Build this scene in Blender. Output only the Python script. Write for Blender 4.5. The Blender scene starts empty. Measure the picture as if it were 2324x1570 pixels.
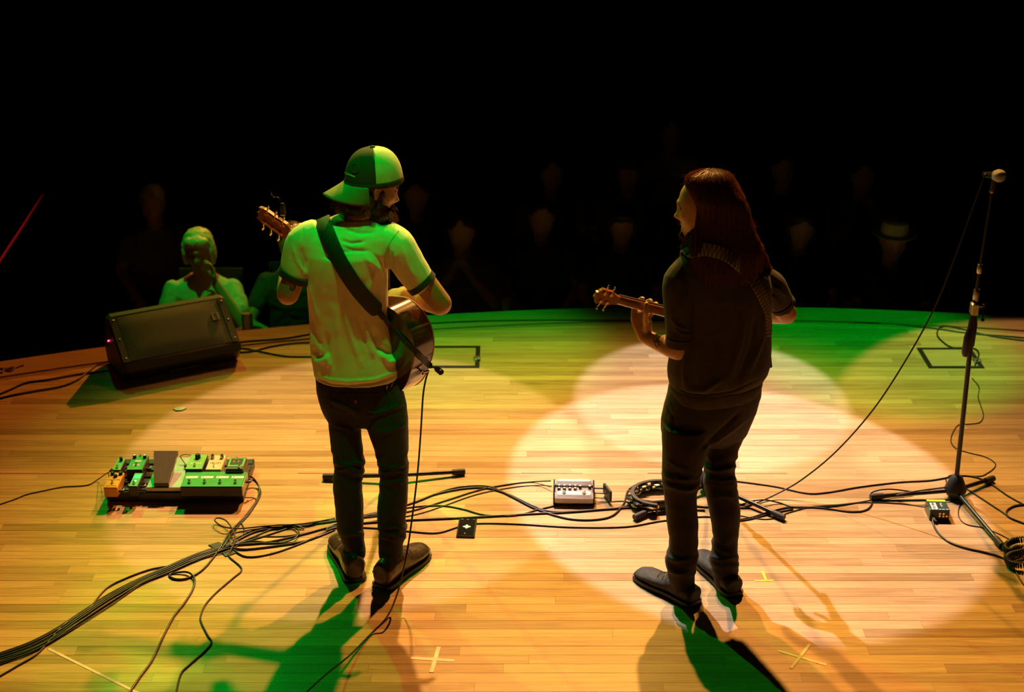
import bpy, bmesh, math, random
from mathutils import Vector, Matrix, noise, Quaternion
from mathutils.bvhtree import BVHTree
random.seed(7)
S = bpy.context.scene
COL = S.collection
PI = math.pi
V = Vector
# ------------------------------------------------------------------ camera
IW, IH, FPX = 2324.0, 1570.0, 3500.0
PITCH = math.atan((785 + 720) / FPX)
HC = 3.32
CP, SP = math.cos(PITCH), math.sin(PITCH)
cam = bpy.data.cameras.new('camera'); camo = bpy.data.objects.new('camera', cam); COL.objects.link(camo)
camo.location = (0, 0, HC); camo.rotation_euler = (PI / 2 - PITCH, 0, 0)
cam.sensor_width = 36; cam.lens = 36 * FPX / IW; cam.clip_start = .05; cam.clip_end = 200
cam.dof.use_dof = True; cam.dof.focus_distance = 6.15; cam.dof.aperture_fstop = 2.4
S.camera = camo
# ------------------------------------------------------------------ world, exposure
w = bpy.data.worlds.new('hall_dark'); S.world = w; w.use_nodes = True
w.node_tree.nodes['Background'].inputs[0].default_value = (1.0, .86, .6, 1)
w.node_tree.nodes['Background'].inputs[1].default_value = 0.0
S.view_settings.view_transform = 'Standard'; S.view_settings.look = 'None'
S.view_settings.exposure = 0; S.view_settings.gamma = 1; S.view_settings.use_curve_mapping = False
# ------------------------------------------------------------------ stage lamps (all hang on rigs outside the frame)
def spot(name, loc, aim, color, power, deg, blend=.05, radius=.06):
    l = bpy.data.lights.new(name, 'SPOT'); o = bpy.data.objects.new(name, l); COL.objects.link(o)
    o.location = loc; d = V(aim) - V(loc)
    o.rotation_euler = d.to_track_quat('-Z', 'Y').to_euler()
    l.color = color; l.energy = power; l.spot_size = math.radians(deg); l.spot_blend = blend; l.shadow_soft_size = radius
    return o
AMBER = (1.0, .45, .095)
spot('front_rig_amber_right_offscreen', (1.5, 10.3, 6.1), (.2, 4.3, 0), AMBER, 2600, 50, 1.0, .07)
spot('front_rig_amber_centre_offscreen', (-.2, 10.5, 6.1), (.0, 4.3, 0), (1, .49, .12), 2200, 50, 1.0, .07)
spot('balcony_orange_offscreen', (-.2, 15.0, 5.0), (-2.5, 6.7, 0), (1.0, .30, .04), 2300, 22, .9, .05)
spot('front_rig_warm_offscreen', (-.2, 10.2, 6.3), (-.72, 6.42, 0), (1, .72, .52), 1150, 17.0, .07, .03)
spot('front_rig_white_large_offscreen', (-.6, 9.9, 6.2), (.98, 6.15, 0), (.74, .74, 1.0), 2700, 15.6, .07, .03)
spot('front_rig_white_small_offscreen', (.9, 10.6, 6.4), (1.0, 7.08, 0), (.80, .80, 1.0), 1900, 10.9, .09, .03)
spot('front_rig_yellow_offscreen', (3.3, 10.2, 6.2), (2.8, 6.85, 0), (1, .62, .26), 1050, 19.5, .07, .04)
GREEN = (.0, 1.0, .04)
spot('stage_rig_green_centre_offscreen', (-.5, 4.4, 7.2), (-.25, 7.62, 0), GREEN, 1500, 13, .7, .05)
spot('stage_rig_green_right_offscreen', (1.9, 4.2, 7.2), (2.0, 7.6, 0), GREEN, 1700, 12.5, .6, .05)
spot('front_rig_green_left_offscreen', (-3.6, 12.5, 6.2), (.3, 5.0, 0), GREEN, 900, 34, .9, .05)
spot('stage_rig_green_stalls_offscreen', (-1.7, 7.7, 6.4), (-1.62, 8.95, .0), GREEN, 600, 13.5, .8, .04)
spot('stage_rig_green_player_offscreen', (-.7, 4.75, 7.2), (-.56, 5.55, 1.5), GREEN, 1250, 8, 1.0, .05)
# ------------------------------------------------------------------ pixel helpers
def ray(px, py):
    u = (px - IW / 2) / FPX; v = (py - IH / 2) / FPX
    return V((u, CP - v * SP, -SP - v * CP))
def G(px, py, z=0.0):
    r = ray(px, py); t = (z - HC) / r.z; return V((0, 0, HC)) + r * t
def P(px, py, Y):
    r = ray(px, py); return V((0, 0, HC)) + r * (Y / r.y)
def proj(p):
    dz = p.z - HC; zf = p.y * CP - dz * SP
    return (IW / 2 + FPX * p.x / zf, IH / 2 + FPX * (-p.y * SP - dz * CP) / zf)
def ppm(px, py, Y):
    p = P(px, py, Y); return FPX / (p.y * CP - (p.z - HC) * SP)
# ------------------------------------------------------------------ mesh builder
class MB:
    def __init__(s): s.v = []; s.f = []
    def add(s, vs, fs, M=None):
        o = len(s.v)
        s.v += [tuple(M @ V(v)) if M is not None else tuple(v) for v in vs]
        s.f += [tuple(i + o for i in f) for f in fs]; return s
    def rings(s, R, cap0=True, cap1=True, M=None, closed=False):
        n = len(R[0]); vs = [p for r in R for p in r]; fs = []
        m = len(R)
        for i in range(m if closed else m - 1):
            a = i * n; b = ((i + 1) % m) * n
            for j in range(n):
                k = (j + 1) % n; fs.append((a + j, a + k, b + k, b + j))
        if not closed:
            if cap0: fs.append(tuple(range(n - 1, -1, -1)))
            if cap1: fs.append(tuple((m - 1) * n + j for j in range(n)))
        return s.add(vs, fs, M)
    def tube(s, pts, rad, n=10, hint=None, M=None, cap=True, ell=None, closed=False):
        pts = [V(p) for p in pts]; m = len(pts)
        if not isinstance(rad, (list, tuple)): rad = [rad] * m
        T = []
        for i in range(m):
            if closed: t = pts[(i + 1) % m] - pts[i - 1]
            else: t = pts[min(i + 1, m - 1)] - pts[max(i - 1, 0)]
            T.append(t.normalized() if t.length > 1e-9 else V((0, 0, 1)))
        u = V(hint) if hint else (V((1, 0, 0)) if abs(T[0].x) < .8 else V((0, 1, 0)))
        R = []
        for i in range(m):
            u = (u - T[i] * u.dot(T[i]))
            u = u.normalized() if u.length > 1e-6 else T[i].orthogonal().normalized()
            q = T[i].cross(u)
            r = rad[i]; ra, rb = r if isinstance(r, (list, tuple)) else (r, r)
            R.append([pts[i] + u * (ra * math.cos(2 * PI * j / n)) + q * (rb * math.sin(2 * PI * j / n)) for j in range(n)])
        return s.rings(R, cap, cap, M, closed)
    def box(s, c, d, M=None, taper=1.0, bev=0.0):
        x, y, z = d[0] / 2, d[1] / 2, d[2] / 2; c = V(c)
        if bev > 0:
            b = min(bev, x * .95, y * .95, z * .95)
            R = []
            for zz, k in ((-z, b), (-z + b, 0), (z - b, 0), (z, b)):
                t = taper if zz > 0 else 1
                X, Y = x * t - k, y * t - k
                R.append([c + V(p) for p in ((X, Y - b * .5, zz), (X - b * .5, Y, zz), (-X + b * .5, Y, zz), (-X, Y - b * .5, zz), (-X, -Y + b * .5, zz), (-X + b * .5, -Y, zz), (X - b * .5, -Y, zz), (X, -Y + b * .5, zz))])
            return s.rings(R, True, True, M)
        t = taper
        vs = [c + V(p) for p in ((-x, -y, -z), (x, -y, -z), (x, y, -z), (-x, y, -z), (-x * t, -y * t, z), (x * t, -y * t, z), (x * t, y * t, z), (-x * t, y * t, z))]
        return s.add(vs, [(3, 2, 1, 0), (4, 5, 6, 7), (0, 1, 5, 4), (1, 2, 6, 5), (2, 3, 7, 6), (3, 0, 4, 7)], M)
    def cyl(s, a, b, r, n=16, r2=None):
        return s.tube([a, b], [r, r if r2 is None else r2], n)
    def lathe(s, prof, n=20, M=None, cap=True):
        return s.rings([[V((r * math.cos(2 * PI * j / n), r * math.sin(2 * PI * j / n), z)) for j in range(n)] for r, z in prof], cap, cap, M)
    def prism(s, poly, z0, z1, M=None):
        return s.rings([[V((x, y, z0)) for x, y in poly], [V((x, y, z1)) for x, y in poly]], True, True, M)
    def ell(s, c, r, M=None, nu=20, nv=12):
        c = V(c); R = []
        for i in range(1, nv):
            th = PI * i / nv
            R.append([c + V((r[0] * math.sin(th) * math.cos(2 * PI * j / nu), r[1] * math.sin(th) * math.sin(2 * PI * j / nu), -r[2] * math.cos(th))) for j in range(nu)])
        return s.rings(R, True, True, M)
    def join(s, o): return s.add(o.v, o.f)
WM = {}
def link(o, parent=None):
    COL.objects.link(o)
    if parent is not None: o.parent = parent
    return o
def tag(o, label=None, cat=None, group=None, kind=None):
    if label: o['label'] = label
    if cat: o['category'] = cat
    if group: o['group'] = group
    if kind: o['kind'] = kind
    return o
def thing(name, label, cat, base=(0, 0, 0), rotz=0, group=None, M=None):
    o = bpy.data.objects.new(name, None); link(o); o.empty_display_size = .05
    m = M if M is not None else Matrix.Translation(V(base)) @ Matrix.Rotation(rotz, 4, 'Z')
    o.matrix_world = m; WM[o] = m.copy()
    return tag(o, label, cat, group)
def part(name, mb, mat, parent=None, local=False, smooth=True, auto=35, label=None, kind=None):
    """mesh object from a builder; world coordinates unless local"""
    me = bpy.data.meshes.new(name)
    vs = mb.v
    m = WM.get(parent) if parent is not None else None
    if m is not None and not local:
        mi = m.inverted(); vs = [tuple(mi @ V(v)) for v in vs]
    me.from_pydata(vs, [], mb.f); me.validate(); me.update()
    if mat is not None: me.materials.append(mat)
    if smooth:
        me.shade_smooth()
        if auto and auto < 180: me.set_sharp_from_angle(angle=math.radians(auto))
    o = bpy.data.objects.new(name, me); link(o, parent)
    WM[o] = m.copy() if m is not None else Matrix.Identity(4)
    if label: o['label'] = label
    if kind: o['kind'] = kind
    return o
def fused(mb, voxel=.006, smooth=6, fac=.5, disp=None):
    """one continuous surface from overlapping closed shapes"""
    me = bpy.data.meshes.new('tmp'); me.from_pydata(mb.v, [], mb.f); me.update()
    bm = bmesh.new(); bm.from_mesh(me); bmesh.ops.recalc_face_normals(bm, faces=bm.faces); bm.to_mesh(me); bm.free()
    o = bpy.data.objects.new('tmp', me); COL.objects.link(o)
    r = o.modifiers.new('r', 'REMESH'); r.mode = 'VOXEL'; r.voxel_size = voxel
    if smooth:
        q = o.modifiers.new('s', 'SMOOTH'); q.factor = fac; q.iterations = smooth
    dg = bpy.context.evaluated_depsgraph_get(); dg.update()
    ev = o.evaluated_get(dg); m2 = bpy.data.meshes.new_from_object(ev)
    out = MB()
    if disp:
        m2.update()
        out.v = [tuple(v.co + disp(v.co, v.normal)) for v in m2.vertices]
    else: out.v = [tuple(v.co) for v in m2.vertices]
    out.f = [tuple(p.vertices) for p in m2.polygons]
    bpy.data.objects.remove(o); bpy.data.meshes.remove(me); bpy.data.meshes.remove(m2)
    return out
def copy_tree(o, parent=None):
    c = o.copy(); COL.objects.link(c); c.parent = parent
    for ch in list(o.children): copy_tree(ch, c)
    return c
def catmull(pts, k=6, closed=False):
    pts = [V(p) for p in pts]; n = len(pts); out = []
    for i in range(n if closed else n - 1):
        if closed: a, b, c, d = pts[i - 1], pts[i], pts[(i + 1) % n], pts[(i + 2) % n]
        else: a, b, c, d = pts[max(i - 1, 0)], pts[i], pts[i + 1], pts[min(i + 2, n - 1)]
        for j in range(k):
            t = j / k
            out.append(.5 * ((2 * b) + (c - a) * t + (2 * a - 5 * b + 4 * c - d) * t * t + (3 * b - a - 3 * c + d) * t ** 3))
    if not closed: out.append(pts[-1])
    return out
def frame(o, y, z):
    """matrix with local Y along y, local Z near z, origin o"""
    y = V(y).normalized(); z = V(z); z = (z - y * z.dot(y)).normalized(); x = y.cross(z)
    return Matrix(((x.x, y.x, z.x, o[0]), (x.y, y.y, z.y, o[1]), (x.z, y.z, z.z, o[2]), (0, 0, 0, 1)))
def text_mb(body, size, M, depth=.0004, align='CENTER', shear=0, bold=0):
    c = bpy.data.curves.new('t', 'FONT'); c.body = body; c.size = size; c.extrude = depth; c.align_x = align; c.align_y = 'CENTER'
    c.resolution_u = 2; c.shear = shear; c.offset = bold
    o = bpy.data.objects.new('t', c); COL.objects.link(o)
    dg = bpy.context.evaluated_depsgraph_get(); dg.update()
    m = bpy.data.meshes.new_from_object(o.evaluated_get(dg))
    mb = MB().add([v.co for v in m.vertices], [tuple(p.vertices) for p in m.polygons], M)
    bpy.data.objects.remove(o); bpy.data.meshes.remove(m); bpy.data.curves.remove(c)
    return mb
# ------------------------------------------------------------------ materials
def mat(name, c, rough=.5, metal=0, var=.12, scale=25, bump=0, bscale=200, coat=0, spec=.5, sheen=0, sss=0, emit=None, aniso=0):
    m = bpy.data.materials.new(name); m.use_nodes = True; nt = m.node_tree; b = nt.nodes['Principled BSDF']
    tc = nt.nodes.new('ShaderNodeTexCoord'); nz = nt.nodes.new('ShaderNodeTexNoise')
    nz.inputs['Scale'].default_value = scale; nz.inputs['Detail'].default_value = 4
    nt.links.new(tc.outputs['Object'], nz.inputs['Vector'])
    rp = nt.nodes.new('ShaderNodeValToRGB'); rp.color_ramp.elements[0].position = .3; rp.color_ramp.elements[1].position = .7
    rp.color_ramp.elements[0].color = (*[x * (1 - var) for x in c], 1); rp.color_ramp.elements[1].color = (*[min(1, x * (1 + var)) for x in c], 1)
    nt.links.new(nz.outputs['Fac'], rp.inputs['Fac']); nt.links.new(rp.outputs['Color'], b.inputs['Base Color'])
    b.inputs['Roughness'].default_value = rough; b.inputs['Metallic'].default_value = metal
    b.inputs['Specular IOR Level'].default_value = spec; b.inputs['Coat Weight'].default_value = coat
    b.inputs['Coat Roughness'].default_value = .08; b.inputs['Sheen Weight'].default_value = sheen; b.inputs['Sheen Roughness'].default_value = .4
    if sss:
        b.inputs['Subsurface Weight'].default_value = sss; b.inputs['Subsurface Radius'].default_value = (.012, .005, .002); b.inputs['Subsurface Scale'].default_value = 1
    if aniso: b.inputs['Anisotropic'].default_value = aniso
    if emit:
        b.inputs['Emission Color'].default_value = (*emit[:3], 1); b.inputs['Emission Strength'].default_value = emit[3]
    if bump:
        n2 = nt.nodes.new('ShaderNodeTexNoise'); n2.inputs['Scale'].default_value = bscale; n2.inputs['Detail'].default_value = 3
        nt.links.new(tc.outputs['Object'], n2.inputs['Vector'])
        bp = nt.nodes.new('ShaderNodeBump'); bp.inputs['Strength'].default_value = bump; bp.inputs['Distance'].default_value = .002
        nt.links.new(n2.outputs['Fac'], bp.inputs['Height']); nt.links.new(bp.outputs['Normal'], b.inputs['Normal'])
    return m
def wood(name, dark, light, per='object', rough=.34, axis=0, spread=.35):
    m = bpy.data.materials.new(name); m.use_nodes = True; nt = m.node_tree; N = nt.nodes.new; L = nt.links.new
    b = nt.nodes['Principled BSDF']
    geo = N('ShaderNodeNewGeometry')
    if per == 'object': rnd = N('ShaderNodeObjectInfo').outputs['Random']
    else: rnd = geo.outputs['Random Per Island']
    sc = N('ShaderNodeVectorMath'); sc.operation = 'MULTIPLY'
    sc.inputs[1].default_value = (2.2, 34, 34) if axis == 0 else (34, 2.2, 34)
    L(geo.outputs['Position'], sc.inputs[0])
    of = N('ShaderNodeMath'); of.operation = 'MULTIPLY'; of.inputs[1].default_value = 137.0; L(rnd, of.inputs[0])
    ad = N('ShaderNodeVectorMath'); ad.operation = 'ADD'; L(sc.outputs[0], ad.inputs[0]); L(of.outputs[0], ad.inputs[1])
    n1 = N('ShaderNodeTexNoise'); n1.inputs['Scale'].default_value = 1.6; n1.inputs['Detail'].default_value = 7; n1.inputs['Distortion'].default_value = .9; L(ad.outputs[0], n1.inputs['Vector'])
    # fleck (short pores)
    n2 = N('ShaderNodeTexNoise'); n2.inputs['Scale'].default_value = 7; n2.inputs['Detail'].default_value = 2; L(ad.outputs[0], n2.inputs['Vector'])
    mx = N('ShaderNodeMath'); mx.operation = 'MULTIPLY_ADD'; L(n1.outputs['Fac'], mx.inputs[0]); mx.inputs[1].default_value = .75
    tn = N('ShaderNodeMath'); tn.operation = 'POWER'; L(rnd, tn.inputs[0]); tn.inputs[1].default_value = .6
    t2 = N('ShaderNodeMath'); t2.operation = 'MULTIPLY_ADD'; L(tn.outputs[0], t2.inputs[0]); t2.inputs[1].default_value = spread * 1.3; t2.inputs[2].default_value = -.05
    L(t2.outputs[0], mx.inputs[2])
    rp = N('ShaderNodeValToRGB'); e = rp.color_ramp.elements
    e[0].position = .25; e[0].color = (*dark, 1); e[1].position = .85; e[1].color = (*light, 1)
    L(mx.outputs[0], rp.inputs['Fac'])
    fl = N('ShaderNodeValToRGB'); fl.color_ramp.elements[0].position = .62; fl.color_ramp.elements[0].color = (1, 1, 1, 1); fl.color_ramp.elements[1].position = .8; fl.color_ramp.elements[1].color = (.8, .74, .66, 1)
    L(n2.outputs['Fac'], fl.inputs['Fac'])
    mu = N('ShaderNodeMixRGB'); mu.blend_type = 'MULTIPLY'; mu.inputs[0].default_value = .8; L(rp.outputs[0], mu.inputs[1]); L(fl.outputs[0], mu.inputs[2])
    # scuffs and knots that belong to the boards
    n3 = N('ShaderNodeTexNoise'); n3.inputs['Scale'].default_value = 2.3; n3.inputs['Detail'].default_value = 8; L(geo.outputs['Position'], n3.inputs['Vector'])
    sr = N('ShaderNodeMapRange'); sr.inputs[1].default_value = .3; sr.inputs[2].default_value = .7; sr.inputs[3].default_value = rough - .06; sr.inputs[4].default_value = rough + .12
    L(n3.outputs['Fac'], sr.inputs[0]); L(sr.outputs[0], b.inputs['Roughness'])
    L(mu.outputs[0], b.inputs['Base Color'])
    bp = N('ShaderNodeBump'); bp.inputs['Strength'].default_value = .08; bp.inputs['Distance'].default_value = .001; L(n1.outputs['Fac'], bp.inputs['Height']); L(bp.outputs[0], b.inputs['Normal'])
    b.inputs['Specular IOR Level'].default_value = .35
    return m
K = {}
K['black'] = mat('black_plastic', (.012, .012, .013), .42)
K['blackm'] = mat('black_metal', (.016, .016, .018), .28, .3, spec=.6)
K['rubber'] = mat('black_rubber', (.018, .017, .017), .6, bump=.1)
K['chrome'] = mat('chrome', (.75, .75, .75), .14, 1, .03)
K['steel'] = mat('brushed_steel', (.50, .49, .47), .34, 1, .06)
K['gold'] = mat('brass', (.75, .52, .2), .25, 1, .05)
K['cable'] = mat('cable_rubber', (.014, .013, .013), .38, bump=.05)
K['white'] = mat('white_paint', (.82, .82, .80), .5, var=.04)
K['skin'] = mat('skin', (.52, .27, .17), .5, var=.10, scale=18, bump=.12, bscale=160, sss=.25)
K['skin2'] = mat('skin_pale', (.55, .30, .20), .5, var=.10, scale=18, bump=.12, bscale=160, sss=.25)
# ================================================================== stage
CX, CY, CR = 1.141, -1.577, 9.882            # curved stage front
R_IN, R_G0, R_G1 = CR - .262, CR - .225, CR - .205
K['plank'] = wood('stage_boards', (.33, .18, .065), (.72, .47, .22))
K['plank2'] = wood('stage_boards_far', (.33, .18, .065), (.72, .47, .22), per='island')
K['sub'] = mat('subfloor', (.15, .09, .045), .8)
K['dark'] = mat('hall_black', (.10, .095, .075), .9)
floor = bpy.data.objects.new('floor', None); floor.empty_display_size = .1
mb = MB()
disc = [(CX + (CR - .02) * math.cos(a), CY + (CR - .02) * math.sin(a)) for a in [PI * (.10 + .8 * i / 80) for i in range(81)]] + [(-7.5, 1.4), (9.7, 1.4)]
mb.prism(disc, -.25, -.018)
floor = part('floor', mb, K['sub'], None, smooth=False); tag(floor, 'honey coloured hardwood strip stage floor with a curved front', None, kind='structure')
BW = .05715
def clip(poly, r):
    """clip a convex polygon to the disc of radius r (polygonal arc)"""
    out = poly
    for i in range(180):
        a0 = PI * (.1 + .8 * i / 180); am = a0 + PI * .8 / 360
        nx, ny = math.cos(am), math.sin(am); d = r
        res = []; n = len(out)
        if n == 0: return []
        dd = [(p[0] - CX) * nx + (p[1] - CY) * ny - d for p in out]
        if max(dd) <= 0: continue
        for j in range(n):
            p, q = out[j], out[(j + 1) % n]; dp, dq = dd[j], dd[(j + 1) % n]
            if dp <= 0: res.append(p)
            if dp * dq < 0:
                t = dp / (dp - dq); res.append((p[0] + (q[0] - p[0]) * t, p[1] + (q[1] - p[1]) * t))
        out = res
    return out
rs = random.Random(11)
planks = []
y = 1.5; row = 0
while y < CY + R_IN:
    x = -5.5 - rs.random() * 1.2
    while x < 6.6:
        L = rs.choice((.45, .62, .78, .95, 1.1, 1.3, 1.5, 1.8)) * rs.uniform(.85, 1.15)
        x1 = min(x + L, 7.2)
        g = .0003; gy = .00085
        poly = [(x + g, y + gy), (x1 - g, y + gy), (x1 - g, y + BW - gy), (x + g, y + BW - gy)]
        if math.hypot(x - CX, y + BW - CY) > R_IN - .02 or math.hypot(x1 - CX, y + BW - CY) > R_IN - .02: poly = clip(poly, R_IN)
        if len(poly) > 2:
            xs = [p[0] for p in poly]; cx, cy = sum(xs) / len(xs), y + BW / 2
            # visible pixel size
            a = proj(V((max(min(xs), -3), y, 0))); b = proj(V((min(max(xs), 3.3), y + BW, 0)))
            l, r_ = max(min(xs), -9), max(xs)
            pa = max(0, min(proj(V((r_, cy, 0)))[0], IW) - max(proj(V((l, cy, 0)))[0], 0))
            ph = max(0, min(proj(V((0, y, 0)))[1], IH) - proj(V((0, y + BW, 0)))[1])
            planks.append((pa * ph, poly))
        x = x1
    y += BW; row += 1
planks.sort(key=lambda t: -t[0])
rest = MB()
for i, (ar, poly) in enumerate(planks):
    dz = rs.uniform(-.0003, .0003)
    if i < 300:
        mb = MB().prism(poly, -.018, dz); o = part('plank', mb, K['plank'], floor, smooth=False)
    else: rest.prism(poly, -.018, dz)
o = part('plank_field', rest, K['plank2'], floor, smooth=False, kind='stuff')
# curved nosing of the stage front
def arc_strip(r0, r1, a0, a1, z0, z1, n=16):
    R = []
    for i in range(n + 1):
        a = a0 + (a1 - a0) * i / n; c, s = math.cos(a), math.sin(a)
        R.append([V((CX + r0 * c, CY + r0 * s, z0)), V((CX + r1 * c, CY + r1 * s, z0)), V((CX + r1 * c, CY + r1 * s, z1 - (.004 if r1 >= CR - .001 else 0))), V((CX + (r1 - .006) * c, CY + (r1 - .006) * s, z1)), V((CX + r0 * c, CY + r0 * s, z1))])
    return MB().rings(R)
K['nosing'] = wood('nosing_wood', (.30, .16, .06), (.60, .38, .18), spread=.2)
nos = part('trim_1', arc_strip(R_IN + .004, CR - .01, PI * .18, PI * .84, -.25, -.030, 60), K['sub'], None, smooth=False); tag(nos, 'curved wooden border along the stage front', kind='structure')
a = PI * .2; i = 0
while a < PI * .82:
    da = rs.uniform(1.5, 2.3) / CR
    part('nosing_board', arc_strip(R_G1, CR, a + .00005, a + da - .00005, -.03, .0, 20), K['nosing'], nos, smooth=False)
    part('inlay_strip', arc_strip(R_IN + .008, R_G0, a, a + da, -.03, -.002, 20), K['nosing'], nos, smooth=False)
    a += da
fas = part('wall_stage_front', arc_strip(CR - .03, CR - .008, PI * .15, PI * .85, -1.0, -.03, 80), K['dark'], None, smooth=False); tag(fas, 'black fascia below the stage edge', kind='structure')
# auditorium
mb = MB().box((1, 17, -1.05), (34, 20, .1)); tag(part('floor_auditorium', mb, K['dark'], None, smooth=False), 'dark auditorium floor below the stage', kind='structure')
mb = MB().box((1, 26.9, 3.5), (34, .2, 9.2)); tag(part('wall_back', mb, K['dark'], None, smooth=False), 'black rear wall of the hall', kind='structure')
mb = MB().box((-15.9, 14, 3.5), (.2, 26, 9.2)); tag(part('wall_left', mb, K['dark'], None, smooth=False), 'black side wall of the hall', kind='structure')
mb = MB().box((17.9, 14, 3.5), (.2, 26, 9.2)); tag(part('wall_right', mb, K['dark'], None, smooth=False), 'black side wall of the hall', kind='structure')
# ------------------------------------------------------------------ floor pockets
K['pocketm'] = mat('pocket_frame_paint', (.02, .02, .02), .35, .2)
K['plank_l'] = wood('pocket_lid_wood', (.42, .25, .11), (.68, .46, .24), spread=.3)
def pocket(x0, y0, x1, y1, lab, latch):
    t = thing('floor_pocket', lab, 'floor pocket', ((x0 + x1) / 2, (y0 + y1) / 2, 0))
    mb = MB(); f = .024
    mb.box(((x0 + x1) / 2, y0 + f / 2, .0015), (x1 - x0, f, .005)); mb.box(((x0 + x1) / 2, y1 - f / 2, .0015), (x1 - x0, f, .005))
    mb.box((x0 + f / 2, (y0 + y1) / 2, .0015), (f, y1 - y0 - 2 * f, .005)); mb.box((x1 - f / 2, (y0 + y1) / 2, .0015), (f, y1 - y0 - 2 * f, .005))
    part('frame', mb, K['pocketm'], t, smooth=False)
    part('lid', MB().box(((x0 + x1) / 2, (y0 + y1) / 2, .0005), (x1 - x0 - 2 * f - .004, y1 - y0 - 2 * f - .004, .004)), K['plank_l'], t, smooth=False)
    lx, ly = latch
    part('latch', MB().box((lx, ly, .006), (.035, .05, .006), bev=.002).box((lx + .012, ly - .012, .012), (.018, .03, .008), bev=.002), K['steel'], t)
a, b = G(998, 786), G(1088, 835)
pocket(a.x - .17, b.y, b.x, a.y, 'floor pocket lid in a dark frame beyond the man in the cap', (G(1082, 812).x, G(1082, 815).y))
a, b = G(2080, 790), G(2226, 836)
pocket(a.x, b.y, b.x + .02, a.y, 'floor pocket lid in a dark frame beyond the microphone stand', (G(2212, 815).x, G(2212, 820).y))
# ------------------------------------------------------------------ tape marks
K['tape_w'] = mat('white_tape', (.93, .92, .88), .6, bump=.1)
K['tape_y'] = mat('pale_yellow_tape', (.90, .80, .38), .6, bump=.1)
K['tape_yy'] = mat('yellow_tape', (.85, .62, .02), .6)
K['tape_p'] = mat('pink_tape', (.62, .16, .13), .6, var=.25)
K['gaff'] = mat('black_gaffer_tape', (.014, .016, .014), .55, bump=.2)
def strip(mb, a, b, wd, z=.0012):
    a, b = V(a), V(b); d = (b - a).normalized(); n = V((-d.y, d.x, 0)) * wd / 2
    R = [[p + n + V((0, 0, .0002)), p - n + V((0, 0, .0002)), p - n + V((0, 0, z)), p + n + V((0, 0, z))] for p in (a, b)]
    return mb.rings(R)
t = thing('tape_cross', 'white cloth tape cross stuck on the floor behind the man in the cap', 'tape mark', G(983, 1497))
part('tape_strip', strip(MB(), G(932, 1493), G(1031, 1499), .016), K['tape_w'], t, smooth=False)
part('tape_strip', strip(MB(), G(996, 1468), G(979, 1526), .015, .0018), K['tape_w'], t, smooth=False)
t = thing('tape_cross', 'pale yellow tape cross stuck on the floor behind the long haired man', 'tape mark', G(1822, 1490))
part('tape_strip', strip(MB(), G(1767, 1477), G(1876, 1509), .012), K['tape_y'], t, smooth=False)
part('tape_strip', strip(MB(), G(1838, 1462), G(1795, 1517), .012, .0018), K['tape_y'], t, smooth=False)
t = thing('tape_tee', 'small bright yellow tape T on the floor beside the heel of the long haired man', 'tape mark', G(1733, 1315))
part('tape_strip', strip(MB(), G(1712, 1318), G(1756, 1317), .008), K['tape_yy'], t, smooth=False)
part('tape_strip', strip(MB(), G(1730, 1296), G(1738, 1316), .010, .0018), K['tape_yy'], t, smooth=False)
mb = strip(MB(), G(110, 1472), G(322, 1577), .011)
tag(part('tape_line', mb, K['tape_w'], None, smooth=False), 'long straight strip of whitish tape beside the cable bundle', 'tape mark')
t = thing('tape_line', 'thin worn pink tape line running straight across the stage floor', 'tape mark', G(700, 1074))
for x0, x1 in ((-30, 246), (676, 960), (964, 1180), (1182, 1322), (1470, 1786)): part('tape_strip', strip(MB(), G(x0, 1073.5), G(x1, 1074.5), .007), K['tape_p'], t, smooth=False)
def patch(name, pts, m, lab, cat='tape mark', z=.004):
    mb = MB().rings([[G(*p, .0004) for p in pts], [G(*p, z) for p in pts]]); return tag(part(name, mb, m, None, smooth=False), lab, cat)
patch('gaffer_tape', ((473, 1236), (496, 1229), (520, 1240), (500, 1250)), K['gaff'], 'black gaffer tape square under the cable knot near the pedalboard')
patch('gaffer_tape', ((503, 1254), (526, 1245), (536, 1254), (512, 1262)), K['gaff'], 'small crumpled black gaffer tape scrap on the cable knot')
K['pick'] = mat('pale_green_paper', (.45, .62, .35), .5)
patch('paper_scrap', ((393, 927), (402, 923), (418, 922), (424, 925), (414, 930), (400, 931)), K['pick'], 'crumpled pale scrap lying on the floor before the wedge monitor', 'scrap', .006)
# ================================================================== wedge monitor
def grille_mat():
    m = bpy.data.materials.new('perforated_grille'); m.use_nodes = True; nt = m.node_tree; b = nt.nodes['Principled BSDF']
    tc = nt.nodes.new('ShaderNodeTexCoord'); vo = nt.nodes.new('ShaderNodeTexVoronoi'); vo.inputs['Scale'].default_value = 1; vo.inputs['Randomness'].default_value = 0
    mp = nt.nodes.new('ShaderNodeMapping'); mp.inputs['Rotation'].default_value = (0, 0, PI / 4); mp.inputs['Scale'].default_value = (105, 105, 105)
    nt.links.new(tc.outputs['UV'], mp.inputs[0]); nt.links.new(mp.outputs[0], vo.inputs['Vector'])
    rp = nt.nodes.new('ShaderNodeValToRGB'); rp.color_ramp.elements[0].position = .34; rp.color_ramp.elements[0].color = (.004, .004, .004, 1)
    rp.color_ramp.elements[1].position = .42; rp.color_ramp.elements[1].color = (.24, .22, .20, 1)
    nt.links.new(vo.outputs['Distance'], rp.inputs[0]); nt.links.new(rp.outputs[0], b.inputs['Base Color'])
    b.inputs['Roughness'].default_value = .45; b.inputs['Metallic'].default_value = .3
    bp = nt.nodes.new('ShaderNodeBump'); bp.inputs['Strength'].default_value = .6; bp.inputs['Distance'].default_value = .002
    nt.links.new(rp.outputs[0], bp.inputs['Height']); nt.links.new(bp.outputs[0], b.inputs['Normal'])
    return m
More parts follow.
